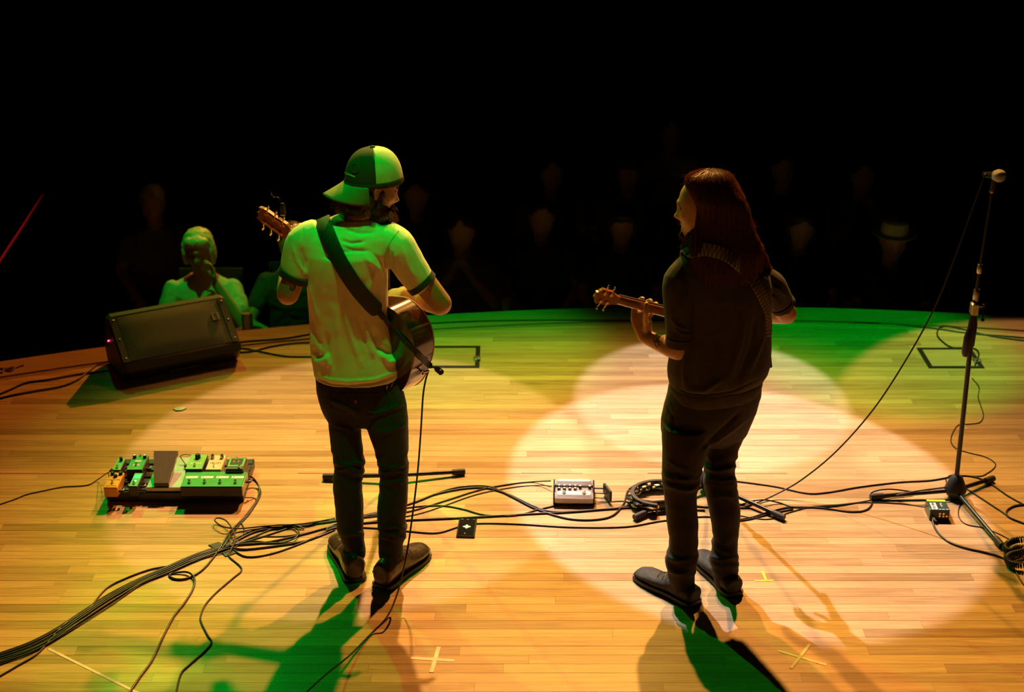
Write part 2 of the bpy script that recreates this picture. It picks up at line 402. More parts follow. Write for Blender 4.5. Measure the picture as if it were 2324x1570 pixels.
K['grille'] = grille_mat()
K['cab'] = mat('monitor_cabinet_paint', (.020, .019, .020), .5, bump=.3, bscale=350)
K['flange'] = mat('grille_flange', (.13, .115, .10), .45, .3)
WL = .63
wa = G(278, 868); wdir = (G(505, 823) - wa).normalized()
wyaw = math.atan2(wdir.y, wdir.x)
wedge = thing('wedge_monitor', 'black floor wedge monitor with perforated metal grille near the stage edge', 'speaker', wa, wyaw)
# local: x along the box, -y towards the players, profile in (y, z)
prof = [(0, .004), (-.062, .075), (-.05, .118), (.195, .292), (.232, .296), (.335, .10), (.30, .004)]
def sec(x, k=1.0, dz=0):
    cy_, cz_ = .12, .14
    return [V((x, cy_ + (p[0] - cy_) * k, max(.003, cz_ + (p[1] - cz_) * k))) for p in prof]
part('cabinet', MB().rings([sec(0, .93), sec(.02, 1), sec(WL - .02, 1), sec(WL, .93)]), K['cab'], wedge, local=True, auto=25)
g0, g1 = V((0, -.05, .118)), V((0, .195, .292)); gd = (g1 - g0); gl = gd.length; gd.normalize(); gn = V((0, -gd.z, gd.y))
MG = Matrix(((1, 0, 0, 0), (0, gd.y, gn.y, g0.y), (0, gd.z, gn.z, g0.z), (0, 0, 0, 1)))
gr = MB()
nx, ny = 24, 10; R = []
x0, x1 = .045, WL - .045
vs = []; fs = []
for j in range(ny + 1):
    for i in range(nx + 1):
        u, v_ = i / nx, j / ny
        bow = .008 * (1 - (2 * u - 1) ** 4) * (1 - (2 * v_ - 1) ** 4)
        vs.append(MG @ V((x0 + (x1 - x0) * u, .012 + (gl - .024) * v_, .003 + bow)))
for j in range(ny):
    for i in range(nx): a = j * (nx + 1) + i; fs.append((a, a + 1, a + nx + 2, a + nx + 1))
go = part('grille', MB().add(vs, fs), K['grille'], wedge, local=True, auto=0)
uv = go.data.uv_layers.new(name='UV')
for lp in go.data.loops:
    p = MG.inverted() @ go.data.vertices[lp.vertex_index].co; uv.data[lp.index].uv = (p.x, p.y)
for xx in (.024, WL - .024):
    fl = part('grille_flange', MB().box(MG @ V((xx, gl / 2, .004)), (.036, gl - .02, .007), M=None) if False else MB().add([MG @ V((xx + a, gl / 2 + b, c)) for a in (-.017, .017) for b in (-gl / 2 + .01, gl / 2 - .01) for c in (.0, .007)], [(0, 1, 3, 2), (4, 6, 7, 5), (0, 4, 5, 1), (2, 3, 7, 6), (1, 5, 7, 3), (0, 2, 6, 4)]), K['flange'], wedge, local=True, smooth=False)
    for yy in (.03, gl / 2, gl - .03):
        part('screw', MB().lathe([(.0055, .006), (.0055, .009), (.003, .0105)], 10, MG @ Matrix.Translation((xx, yy, 0))), K['steel'], fl, local=True)
MBd = MG @ Matrix.Translation((WL - .085, gl * .60, .011))
bd = part('badge', MB().box((0, 0, 0), (.042, .046, .006), M=MBd, bev=.002), K['steel'], wedge, local=True)
lg = MB(); 
for c_, d_ in (((-.004, .006, .0035), (.004, .022, .001)), ((.004, .016, .0035), (.014, .004, .001)), ((.003, .006, .0035), (.012, .0035, .001)), ((.004, -.004, .0035), (.014, .004, .001))): lg.box(c_, d_, M=MBd)
lg.box((-.003, -.012, .0035), (.003, .012, .001), M=MBd @ Matrix.Rotation(.25, 4, 'Z')); lg.box((.008, -.012, .0035), (.003, .012, .001), M=MBd @ Matrix.Rotation(-.25, 4, 'Z'))
part('badge_emblem', lg, K['black'], bd, local=True, smooth=False)
part('handle_recess', MB().box((WL * .52, -.034, .03), (.17, .02, .02), bev=.006), K['black'], wedge, local=True)
K['ledr'] = mat('red_led', (.5, .02, .05), .3, emit=(1, .04, .12, 12))
part('status_light', MB().ell((-.004, .20, .16), (.004, .004, .004)), K['ledr'], wedge, local=True)
# ================================================================== pedalboard and pedals
K['anod'] = mat('board_black', (.012, .013, .013), .4)
ZB = .062     # board top
bl, br = G(243, 1128, .02), G(553, 1128, .02)
PX0, PX1 = bl.x, br.x
PY0, PY1 = bl.y + .005, G(400, 1034, ZB).y
pb = thing('pedalboard', 'low black pedalboard frame carrying nine effect pedals', 'pedalboard', ((PX0 + PX1) / 2, PY0, 0))
mbb = MB()
for k in range(5):
    yy = PY0 + .03 + (PY1 - PY0 - .06) * k / 4
    zz = .043
    part('rail', MB().box(((PX0 + PX1) / 2, yy, zz), (PX1 - PX0, .046, .012), bev=.003), K['anod'], pb)
for xx in (PX0 + .008, PX1 - .008):
    part('side_rail', MB().rings([[V((xx + s * .008, PY0, .004)), V((xx + s * .008, PY1, .004)), V((xx + s * .008, PY1, .045)), V((xx + s * .008, PY0, .040))] for s in (-1, 1)]), K['anod'], pb, smooth=False)
part('front_rail', MB().box(((PX0 + PX1) / 2, PY0 - .006, .026), (PX1 - PX0, .014, .044), bev=.004), K['anod'], pb)
def bz(y): return .0494
K['p_orange'] = mat('orange_enamel', (.80, .36, .04), .35, coat=.4)
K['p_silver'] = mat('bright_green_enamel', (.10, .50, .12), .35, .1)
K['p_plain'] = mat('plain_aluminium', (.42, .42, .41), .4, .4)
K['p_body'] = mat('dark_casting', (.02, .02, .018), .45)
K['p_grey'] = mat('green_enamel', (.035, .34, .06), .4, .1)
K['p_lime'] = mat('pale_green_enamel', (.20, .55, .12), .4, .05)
K['p_cream'] = mat('cream_enamel', (.72, .62, .38), .4)
K['p_dark'] = mat('charcoal_enamel', (.06, .065, .06), .4)
K['ink'] = mat('black_ink', (.01, .01, .01), .5)
K['inkw'] = mat('pale_ink', (.75, .75, .62), .5)
K['screen'] = mat('lit_tuner_screen', (.1, .5, .3), .2, emit=(.02, 1, .30, .55))
K['led_w'] = mat('white_led', (.9, .95, .9), .2, emit=(.6, 1, .8, 3))
K['digit'] = mat('red_digit', (.4, .02, .03), .3, emit=(1, .08, .12, 1.6))
K['tread'] = mat('grip_sheet', (.10, .075, .05), .9, bump=.9, bscale=900, var=.3, scale=300)
def knob(par, x, y, z, r, h, m, ind=None, name='knob'):
    k = part(name, MB().lathe([(r, 0), (r * .95, h * .8), (r * .8, h)], 18, Matrix.Translation((x, y, z))), m, par, local=True)
    if ind: part('knob_cap', MB().lathe([(r * .72, 0), (r * .7, .0008)], 16, Matrix.Translation((x, y, z + h))), ind, k, local=True)
    return k
def fsw(par, x, y, z, s=1.0):
    k = part('footswitch', MB().lathe([(.0065 * s, 0), (.0065 * s, .003), (.0045 * s, .0035), (.0045 * s, .011 * s), (.003 * s, .0125 * s)], 14, Matrix.Translation((x, y, z))), K['chrome'], par, local=True)
    return k
def jack(par, x, y, z, sgn):
    part('jack_plug', MB().tube([(x, y, z), (x + sgn * .012, y, z), (x + sgn * .018, y + .004, z), (x + sgn * .018, y + .02, z)], [.0055, .0055, .006, .005], 8), K['black'], par, local=True)
def pedal(name, lab, quad, zt, m, grp='effect pedals on the pedalboard', bev=.003, taper=1.0, body=None):
    """quad: pixel corners TL TR BR BL of the top face, at height zt"""
    c = [G(px, py, zt) for px, py in quad]
    ctr = sum(c, V()) / 4; wd = ((c[1] - c[0]).length + (c[2] - c[3]).length) / 2; ln = ((c[0] - c[3]).length + (c[1] - c[2]).length) / 2
    ax = ((c[1] + c[2]) - (c[0] + c[3])); rz = math.atan2(ax.y, ax.x)
    zb = bz(ctr.y)
    t = thing(name, lab, 'effect pedal', (ctr.x, ctr.y, zb), rz, grp)
    h = zt - zb
    part('body', MB().box((0, 0, (h - .0015) / 2), (wd, ln, h - .0015), bev=bev, taper=taper), body or m, t, local=True)
    part('top_plate', MB().box((0, 0, h - .001), ((wd - bev) * taper, (ln - bev) * taper, .002)), m, t, local=True, smooth=False)
    return t, wd, ln, h
T4 = Matrix.Translation
# orange pedal
t, w_, l_, h_ = pedal('stompbox', 'orange compact stompbox with three black knobs at the board corner', ((250, 1072), (280, 1072), (268, 1106), (237, 1106)), .098, K['p_orange'])
for x, y in ((-.3, .36), (.3, .36), (0, .2)): knob(t, x * w_, y * l_, h_, .009, .013, K['black'])
fsw(t, 0, -.22 * l_, h_); jack(t, w_ / 2, -.05, h_ * .4, 1)
part('lettering', text_mb('ORANGE', .0125, T4((0, .0, h_ + .0003))), K['ink'], t, local=True, smooth=False)
part('lettering', text_mb('SQUEEZE', .011, T4((0, -.4 * l_, h_ + .0003))), K['ink'], t, local=True, smooth=False)
# small tilted mini pedal
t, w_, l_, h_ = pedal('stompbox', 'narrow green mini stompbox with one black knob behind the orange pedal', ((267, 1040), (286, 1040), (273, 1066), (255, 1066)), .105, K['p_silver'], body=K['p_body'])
knob(t, .05 * w_, .3 * l_, h_, .0075, .018, K['black']); fsw(t, 0, -.32 * l_, h_)
part('lettering', text_mb('DLX', .011, T4((0, .02 * l_, h_ + .0003))), K['inkw'], t, local=True, smooth=False); jack(t, -w_ / 2, -.02, h_ * .5, -1); jack(t, w_ / 2, -.02, h_ * .5, 1)
# two knob silver pedal
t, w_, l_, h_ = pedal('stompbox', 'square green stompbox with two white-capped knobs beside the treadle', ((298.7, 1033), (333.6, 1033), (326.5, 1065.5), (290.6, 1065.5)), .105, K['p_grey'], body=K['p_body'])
for x in (-.33, .33): knob(t, x * w_, .32 * l_, h_, .008, .014, K['black'], K['white'])
knob(t, 0, .42 * l_, h_, .004, .008, K['chrome'], name='toggle'); fsw(t, 0, -.18 * l_, h_)
part('print_block', MB().box((0, -.02 * l_ + .016, h_ + .0003), (.028, .012, .0006)), K['inkw'], t, local=True, smooth=False)
part('lettering', text_mb('NF', .024, T4((0, -.2 * l_, h_ + .0003)), bold=.0006), K['inkw'], t, local=True, smooth=False)
part('lettering', text_mb('octave', .009, T4((0, -.4 * l_, h_ + .0003))), K['inkw'], t, local=True, smooth=False)
for sg in (-1, 1): jack(t, sg * w_ / 2, 0, h_ * .4, sg)
# mini tuner
t, w_, l_, h_ = pedal('tuner_pedal', 'narrow green mini tuner pedal with a lit green screen', ((303, 1073), (322.4, 1073), (314.7, 1103), (294.4, 1103)), .10, K['p_silver'], body=K['p_body'])
part('screen', MB().box((0, .22 * l_, h_), (w_ * .74, l_ * .3, .002)), K['screen'], t, local=True, smooth=False)
part('indicator', MB().ell((0, -.1 * l_, h_), (.0045, .0045, .002)), K['led_w'], t, local=True); fsw(t, 0, -.32 * l_, h_); jack(t, w_ / 2, -.01, h_ * .4, 1); jack(t, -w_ / 2, -.01, h_ * .4, -1)
# volume treadle
c0, c1 = G(330, 1106, .072), G(417, 1035, .072)
bx0, bx1 = G(332, 1104, .07).x, G(413, 1104, .07).x; by0, by1 = G(370, 1106, .07).y, G(370, 1036, .072).y
t = thing('volume_pedal', 'wide volume pedal with a brown grip treadle tilted up', 'effect pedal', ((bx0 + bx1) / 2, (by0 + by1) / 2, bz((by0 + by1) / 2)), 0, 'effect pedals on the pedalboard')
hw, hl = (bx1 - bx0) / 2, (by1 - by0) / 2
part('base', MB().box((0, 0, .0105), (2 * hw, 2 * hl, .02), bev=.003), K['p_plain'], t, local=True)
zb = bz((by0 + by1) / 2)
tl = [G(349, 1024, .145), G(404, 1024, .145), G(383, 1097, .088), G(349, 1097, .088)]
part('treadle', MB().rings([[V(p) - V((0, 0, .014)) for p in tl], [V(p) for p in tl]]), K['blackm'], t, smooth=False)
part('grip_sheet', MB().rings([[V(p) + V((0, 0, .0003)) for p in tl], [V(p) + V((0, 0, .0022)) for p in tl]]), K['tread'], t, smooth=False)
ct = sum(tl, V()) / 4
part('pivot_block', MB().box((ct.x, ct.y - .01, (ct.z + zb) / 2 - .002), (.05, .07, ct.z - zb - .02), bev=.003), K['p_dark'], t)
# pale pedal with one big knob
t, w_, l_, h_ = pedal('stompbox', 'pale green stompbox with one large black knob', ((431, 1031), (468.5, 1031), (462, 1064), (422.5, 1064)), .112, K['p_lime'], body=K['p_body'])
knob(t, 0, .25 * l_, h_, .0125, .02, K['black']); fsw(t, 0, -.3 * l_, h_)
part('lettering', text_mb('RUSH', .019, T4((0, -.12 * l_, h_ + .0003)), bold=.0004), K['inkw'], t, local=True, smooth=False); jack(t, -w_ / 2, .01, h_ * .5, -1); jack(t, w_ / 2, .02, h_ * .5, 1)
# cream pedal
t, w_, l_, h_ = pedal('stompbox', 'cream yellow stompbox with two chrome knobs', ((474, 1033), (510, 1033), (505, 1065), (470.5, 1065)), .108, K['p_cream'])
for x in (-.3, .3): knob(t, x * w_, .3 * l_, h_, .0085, .017, K['steel'], K['chrome'])
fsw(t, 0, -.3 * l_, h_, .8)
part('lettering', text_mb('VELVET', .016, T4((0, -.06 * l_, h_ + .0003))), K['ink'], t, local=True, smooth=False); jack(t, w_ / 2, .02, h_ * .5, 1)
# dark display pedal
t, w_, l_, h_ = pedal('tuner_pedal', 'charcoal pedal with a red two digit display at the board corner', ((517, 1036), (562, 1036), (556, 1066), (511, 1066)), .118, K['p_dark'], taper=.9, bev=.006)
part('bezel', MB().box((0, .06 * l_, h_ - .001), (w_ * .8, l_ * .62, .006), bev=.002), K['p_lime'], t, local=True)
sc_ = part('display', MB().box((0, .08 * l_, h_ + .0015), (w_ * .62, l_ * .45, .003)), K['black'], t, local=True, smooth=False)
for x in (-.012, .008):
    part('digit', text_mb('1', .02, T4((x, .08 * l_, h_ + .0036)), bold=.0006), K['digit'], sc_, local=True, smooth=False)
knob(t, -.1 * w_, .46 * l_, h_ * .75, .008, .014, K['black']); knob(t, .2 * w_, .46 * l_, h_ * .75, .007, .01, K['black']); fsw(t, .02, -.34 * l_, h_)
# four switch unit
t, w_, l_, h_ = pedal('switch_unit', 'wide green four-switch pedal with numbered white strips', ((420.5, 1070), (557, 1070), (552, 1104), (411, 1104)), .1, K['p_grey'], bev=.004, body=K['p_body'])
for k in range(4):
    x = (-.375 + .25 * k) * w_
    st = part('label_strip', MB().box((x + .002, .12 * l_, h_ + .0003), (w_ * .2, .019, .0008)), K['white'], t, local=True, smooth=False)
    part('number', text_mb(str(k + 1), .013, T4((x - .016, .12 * l_, h_ + .0009))), K['ink'], st, local=True, smooth=False)
    fsw(t, x, -.25 * l_, h_, 1.25)
part('end_cap', MB().box((w_ / 2 + .001, 0, h_ / 2), (.006, l_ * .98, h_ * .9), bev=.002), K['steel'], t, local=True)
jack(t, w_ / 2 + .003, .02, h_ * .5, 1)
# ================================================================== preamp box
K['bronze'] = mat('champagne_metal', (.66, .60, .55), .35, .35, .05)
K['panel'] = mat('panel_grey', (.22, .18, .18), .45)
K['lens'] = mat('pale_badge', (.5, .48, .52), .2)
c = [G(1254, 1092, .045), G(1352, 1094, .045), G(1352, 1138, .02), G(1252, 1136, .02)]
ctr = (c[0] + c[1] + c[2] + c[3]) / 4
t = thing('preamp_pedal', 'champagne metal acoustic preamp with ten small knobs and two footswitches', 'preamp', (ctr.x, ctr.y, 0), math.radians(-2.0))
pw = .172; pl = .15
def slab(y0, y1, z0, z1, h):  # rounded bar along x
    return MB().box((0, (y0 + y1) / 2, (z0 + z1) / 2), (pw, y1 - y0, z1 - z0), bev=.013)
part('body', MB().box((0, -.002, .02), (pw, pl - .02, .036), bev=.006), K['panel'], t, local=True)
part('front_bar', slab(-pl / 2 - .004, -pl / 2 + .056, .004, .052, 1), K['bronze'], t, local=True)
part('rear_bar', slab(pl / 2 - .044, pl / 2, .004, .060, 1), K['bronze'], t, local=True)
for sg in (-1, 1):
    part('end_cap', MB().box((sg * (pw / 2 + .002), 0, .028), (.006, pl, .05), bev=.004), K['blackm'], t, local=True)
for r in range(2):
    for k in range(4): knob(t, -.066 + k * .024, .021 - r * .024, .037, .0068, .015, K['black'], K['white'])
knob(t, .028, .018, .037, .0062, .015, K['black'], K['white']); knob(t, .07, .018, .037, .0072, .015, K['black'], K['white'])
part('badge', MB().lathe([(.02, 0), (.019, .002), (.012, .003)], 24, T4((.048, -.012, .038)) @ Matrix.Diagonal((1, .65, 1, 1))), K['lens'], t, local=True)
for x in (-.044, .044):
    part('footswitch', MB().lathe([(.010, 0), (.010, .004), (.007, .005), (.007, .014), (.004, .016)], 16, T4((x, -.052, .048))), K['chrome'], t, local=True)
K['wart'] = mat('brown_black_plastic', (.03, .022, .02), .4)
pw_ = part('power_plug', MB().box((0, 0, 0), (.012, .085, .055), M=T4((pw / 2 + .062, -.012, .036)) @ Matrix.Rotation(.33, 4, 'Z'), bev=.003), K['wart'], t, local=True)
part('prong', MB().tube([(pw / 2 + .003, .03, .034), (pw / 2 + .056, .022, .038)], .004, 8), K['black'], pw_, local=True)
part('prong', MB().tube([(pw / 2 + .003, -.008, .03), (pw / 2 + .056, -.01, .03)], .003, 8), K['black'], pw_, local=True)
# ================================================================== phone
a, b, c_, d_ = G(1041, 1173, .008), G(1083, 1173, .008), G(1079, 1220, .008), G(1034, 1220, .008)
ctr = (a + b + c_ + d_) / 4
t = thing('phone', 'black smartphone lying face up with a white waveform on its screen', 'phone', (ctr.x, ctr.y, 0), math.radians(-3))
part('case', MB().box((0, 0, .005), (.078, .152, .0095), bev=.003), K['black'], t, local=True)
K['glass'] = mat('dark_screen', (.015, .015, .017), .08, coat=1)
s_ = part('screen', MB().box((0, 0, .0097), (.070, .144, .001)), K['glass'], t, local=True, smooth=False)
K['wave'] = mat('white_screen_mark', (.8, .8, .8), .4, emit=(1, 1, 1, .7))
mb = MB()
for k, hh in enumerate((.004, .010, .006, .018, .010, .026, .036, .024, .030, .012, .018, .006, .011, .004)):
    mb.box((-.0165 + k * .0025, .002, .0104), (.0014, hh, .0004))
part('waveform', mb, K['wave'], s_, local=True, smooth=False, kind='stuff')
part('status_row', MB().box((-.024, .064, .0104), (.010, .003, .0004)).box((0, .064, .0104), (.010, .003, .0004)).box((.026, .064, .0104), (.008, .003, .0004)).box((-.004, -.055, .0104), (.004, .008, .0004)), K['panel'], s_, local=True, smooth=False, kind='stuff')
# ================================================================== tambourine
ctr = G(1497, 1127, .03); tr = .125
t = thing('tambourine', 'black half-moon tambourine with double rows of steel jingles behind the long haired man', 'tambourine', (ctr.x, ctr.y, 0), math.radians(8))
def tamb(z0, z1, r0, r1, a0, a1, n=40):
    R = []
    for i in range(n + 1):
        a = a0 + (a1 - a0) * i / n; c, s = math.cos(a), math.sin(a) * .92
        R.append([V((r0 * c, r0 * s, z0)), V((r1 * c, r1 * s, z0)), V((r1 * c, r1 * s, z1)), V((r0 * c, r0 * s, z1))])
    return MB().rings(R, True, True)
A0, A1 = math.radians(-30), math.radians(252)
fr = part('frame', tamb(.048, .055, tr - .012, tr + .004, A0, A1).join(tamb(.003, .012, tr - .012, tr + .004, A0, A1)).join(tamb(.027, .031, tr - .010, tr + .002, A0, A1)), K['black'], t, local=True, smooth=False)
for k in range(9):
    a = A0 + (A1 - A0) * (k + .5) / 9
    for zz in (.0185, .0205, .038, .041):
        da = (.09 if zz > .03 else -.05)
        part('jingle', MB().lathe([(.024, 0), (.024, .0008), (.014, .0022), (.007, .004)], 16, T4(((tr - .003) * math.cos(a + da), (tr - .003) * .92 * math.sin(a + da), zz)) @ Matrix.Rotation(.1 * math.sin(k * 7), 4, 'X')), K['chrome'], t, local=True)
for k in range(10):
    a = A0 + (A1 - A0) * k / 9
    part('spacer', MB().box(((tr - .004) * math.cos(a), (tr - .004) * .92 * math.sin(a), .029), (.008, .012, .05), bev=.002), K['black'], fr, local=True)
pa, pb_ = V((tr * math.cos(A1) - .0, tr * .92 * math.sin(A1), .029)), V((tr * math.cos(A0), tr * .92 * math.sin(A0), .029))
part('grip_bar', MB().tube([V((-.105, -.05, .029)), V((-.05, -.075, .029)), V((.06, -.072, .029)), pb_], [(.012, .026)] * 4, 12, hint=(0, 1, 0)), K['black'], t, local=True)
ML = T4((-.035, -.0885, .03)) @ Matrix.Rotation(PI / 2, 4, 'X')
em = part('emblem', MB().lathe([(.0125, 0), (.0125, .001), (.0108, .001), (.0108, .0002)], 24, ML), K['gold'], t, local=True, label='round gold emblem')
part('lettering', text_mb('LP', .016, ML @ T4((0, 0, .0006)), bold=.0004), K['gold'], em, local=True, smooth=False)
# ================================================================== direct box
K['di'] = mat('dark_green_enamel', (.012, .06, .045), .35, coat=.3)
K['yel'] = mat('yellow_stripe', (.85, .68, .02), .45)
c = [G(2103, 1131, .05), G(2146, 1134, .05), G(2152, 1159, .05), G(2112, 1159, .05)]
ctr = (c[0] + c[1] + c[2] + c[3]) / 4
t = thing('direct_box', 'small dark green direct box with a yellow stripe beside the microphone stand', 'direct box', (ctr.x, ctr.y, 0), math.radians(-1.5))
dw, dl, dh = .084, .094, .052
part('sleeve', MB().box((0, 0, dh / 2), (dw, dl, dh), bev=.002), K['di'], t, local=True)
part('front_panel', MB().box((0, -dl / 2 - .0006, dh / 2 - .001), (dw - .006, .0015, dh - .006)), K['black'], t, local=True, smooth=False)
part('stripe', MB().box((0, dl / 2 - .012, dh + .0003), (dw - .004, .016, .0008)), K['yel'], t, local=True, smooth=False)
part('print_block', MB().box((-.020, -.012, dh + .0003), (.026, .056, .0006)), K['white'], t, local=True, smooth=False)
part('lettering', text_mb('PRO D2', .0145, T4((-.022, -.012, dh + .0008)) @ Matrix.Rotation(-PI / 2, 4, 'Z'), bold=.0003), K['ink'], t, local=True, smooth=False)
part('lettering', text_mb('Radial', .014, T4((.014, -.002, dh + .0004)) @ Matrix.Rotation(-PI / 2, 4, 'Z'), shear=.2), K['white'], t, local=True, smooth=False)
for k in range(5): part('caption', MB().box((-.031 + k * .0155, -dl / 2 + .005, dh + .0003), (.011, .004, .0005)), K['white'], t, local=True, smooth=False)
for k, (x, z) in enumerate(((.0, .034), (.016, .034), (.0, .022), (.016, .022), (.03, .022))):
    part('socket', MB().tube([(x, -dl / 2, z), (x, -dl / 2 - .003, z)], .0045, 12), K['gold'], t, local=True)
part('jack_plug', MB().tube([(-.026, -dl / 2, .02), (-.026, -dl / 2 - .012, .019), (-.022, -dl / 2 - .03, .014)], [.006, .0065, .005], 12), K['chrome'], t, local=True)
# ================================================================== microphone stands
def tripod_stand(lab, hub, feet, height, top=None, boom=None, mic=True):
    """hub: pixel of the pole on the floor, feet: pixels of the three leg tips"""
    h = G(*hub); t = thing('microphone_stand', lab, 'microphone stand', h)
    zh = .034
    for f in feet:
        p = G(*f, .016); d = (p - h).normalized(); d.z = 0
        a = V((h.x, h.y, zh)) + d * .02
        lg = part('leg', MB().tube([a, p], .0095, 12), K['blackm'], t)
        e = (p - a).normalized()
        part('rubber_foot', MB().tube([p - e * .05, p - e * .012, p + e * .008], [.0135, .015, .014], 14), K['rubber'], lg)
    M = T4(h)
    part('hub', MB().lathe([(.014, .112), (.024, .104), (.036, .078), (.048, .045), (.048, .034), (.036, .014), (.024, .003)][::-1], 20, M), K['rubber'], t)
    tp = h + V((0, 0, height)) if top is None else V(top)
    if boom is None:
        part('pole', MB().cyl(h + V((0, 0, .02)), tp, .0095, 14), K['blackm'], t)
        cl = h.lerp(tp, .56)
        part('clutch', MB().tube([cl - V((0, 0, .06)), cl - V((0, 0, .05)), cl + V((0, 0, .05)), cl + V((0, 0, .06))], [.012, .019, .017, .012], 14), K['rubber'], t)
    return t, h, tp
def microphone(lab, base, d, stand_dir=None):
    """base: bottom of the handle, d: direction towards the grille"""
    M = frame(base, V((0, 0, 1)).cross(V(d)) if abs(V(d).z) < .95 else V((1, 0, 0)), d)
    t = thing('microphone', lab, 'microphone', base, M=M)
    part('handle', MB().lathe([(.0085, 0), (.011, .004), (.0125, .06), (.0165, .118), (.019, .122)], 20), K['blackm'], t, local=True)
    part('ring', MB().lathe([(.020, .122), (.0215, .124), (.0215, .130), (.020, .132)], 24), K['steel'], t, local=True)
    K.setdefault('mesh', mat('mic_mesh', (.30, .29, .29), .45, .7, bump=1.0, bscale=1500))
    part('grille', MB().lathe([(.019, .131), (.024, .138), (.0262, .150), (.0255, .162), (.021, .172), (.012, .179), (.003, .181)], 24), K['mesh'], t, local=True)
    return t
# right stand
hub = (2166, 1128)
h = G(*hub)
top = P(2252, 432, h.y - .02)
t, h, tp = tripod_stand('tall black microphone stand on tripod legs at the stage side', hub, ((1980, 1127), (2252, 1086), (2272, 1236)), 1.4, top=top, boom=1)
clp = P(2207, 742, h.y - .005)
part('pole', MB().cyl(h + V((0, 0, .02)), clp, .0105, 16), K['blackm'], t)
part('clutch', MB().tube([P(2199, 790, h.y), P(2200, 782, h.y), P(2208, 735, h.y), P(2210, 712, h.y)], [.013, .021, .019, .012], 16), K['rubber'], t)
part('boom_grip', MB().tube([P(2190, 808, h.y - .03), P(2191, 800, h.y - .03), P(2196, 765, h.y - .03), P(2202, 742, h.y - .02)], [.010, .0165, .0155, .010], 14), K['rubber'], t)
part('boom', MB().tube([P(2200, 745, h.y - .03), P(2217, 655, h.y - .02), P(2226, 600, h.y - .02)], [.008, .008, .0075], 12), K['blackm'], t)
part('boom_collar', MB().tube([P(2213, 683, h.y - .02), P(2214.5, 673, h.y - .02), P(2217, 659, h.y - .02), P(2217.5, 656, h.y - .02)], [.011, .0135, .0135, .011], 14), K['steel'], t)
part('boom_collar', MB().tube([P(2222, 620, h.y - .02), P(2222.5, 615, h.y - .02), P(2224, 604, h.y - .02), P(2224.5, 600, h.y - .02)], [.009, .0118, .0118, .009], 14), K['steel'], t)
part('boom_extension', MB().tube([P(2224, 606, h.y - .02), top], .0055, 10), K['blackm'], t)
cb = part('boom_clamp', MB().box(P(2211, 700, h.y - .03), (.03, .04, .055), bev=.006), K['steel'], t)
kb = part('clamp_handle', MB().tube([P(2214, 698, h.y - .03), P(2228, 698, h.y - .04), P(2233, 697, h.y - .04)], .0045, 8).tube([P(2233, 693, h.y - .04), P(2230, 722, h.y - .05)], .0035, 8).ell(P(2230, 726, h.y - .05), (.008, .008, .008)).ell(P(2233, 693, h.y - .04), (.007, .007, .007)), K['blackm'], cb, kind='stuff')
part('mic_clip', MB().tube([top - V((0, 0, .005)), top + V((.002, 0, .012)), top + V((.004, 0, .05)), top + V((.004, 0, .062))], [.0105, .0105, .0125, .010], 14), K['rubber'], t)
part('clip_thread', MB().tube([top - V((0, 0, .010)), top - V((0, 0, .002))], .0112, 14), K['gold'], t)
mb0 = P(2236, 396, h.y + .02); mtip = P(2271, 399, h.y - .13)
mdir = (mtip - mb0).normalized()
microphone('handheld vocal microphone with round mesh head clipped on the tall stand', mb0 - mdir * .012, mdir)
# stands half hidden behind the players
def hidden_stand(lab, micl, hub, feet, mz):
    t, h, tp = tripod_stand(lab, hub, feet, mz)
    part('mic_clip', MB().tube([tp, tp + V((0, -.005, .05))], [.011, .0125], 12), K['rubber'], t)
    d = V((0, -.80, .35)).normalized()
    microphone(micl, tp + V((0, -.005, .062)) - d * .06, d)
hidden_stand('black microphone stand with tripod legs in front of the man in the cap', 'vocal microphone at the mouth of the man in the cap', (896, 1094), ((737, 1082), (1051, 1070), (893, 1010)), 1.20)
hidden_stand('black microphone stand with tripod legs in front of the long haired man', 'vocal microphone at the mouth of the long haired man', (1608, 1112), ((1443, 1173), (1776, 1173), (1600, 1030)), 1.16)
# ================================================================== cables
def cable(path, r, lab, name='audio_cable', m=None, group=None, z=None, raw=False, k=6, braid=False):
    """path of floor pixels (px, py[, height]) or world points"""
    if raw: pts = [V(p) for p in path]
    else: pts = [G(p[0], p[1], r + (p[2] if len(p) > 2 else 0) + .0006) for p in path]
    pts = catmull(pts, k)
    mb = MB().tube(pts, r, 8)
    return tag(part(name, mb, m or K['cable'], None, auto=0), lab, 'cable', group)
K['braid'] = mat('braided_cable', (.05, .04, .032), .6, var=.6, scale=420)
K['thin'] = mat('thin_wire', (.02, .018, .016), .4)
R4, R3, R2 = .0042, .0034, .0024
def left(o, s=0):
    """shared run of the bundle at the lower left, offset o pixels across"""
    base = [(-20, 1500), (60, 1472), (120, 1442), (185, 1400), (250, 1358), (320, 1318), (380, 1292), (430, 1270), (480, 1252), (520, 1240)]
    return [(x, y + o * (1 if x < 300 else .6) + s * math.sin(x * .02), abs(s) * .0006) for x, y in base]
bund = 'black cables running in the bundle across the floor'
cable(left(-8) + [(580, 1206), (640, 1198), (700, 1190), (760, 1182), (830, 1168), (930, 1143), (1000, 1116), (1050, 1104), (1110, 1104), (1160, 1126), (1220, 1156), (1300, 1178), (1380, 1174), (1414, 1145), (1424, 1116), (1440, 1101)], R4, 'cable leaving the bundle to a wide loop round the tambourine', group=bund)
cable(left(-3, 1) + [(600, 1231), (680, 1214), (750, 1196), (830, 1186), (920, 1180), (1060, 1174), (1200, 1166), (1300, 1161), (1400, 1152), (1450, 1143), (1520, 1140), (1600, 1150), (1700, 1152)], R4, 'cable running straight from the bundle past the preamp to the tambourine', group=bund)
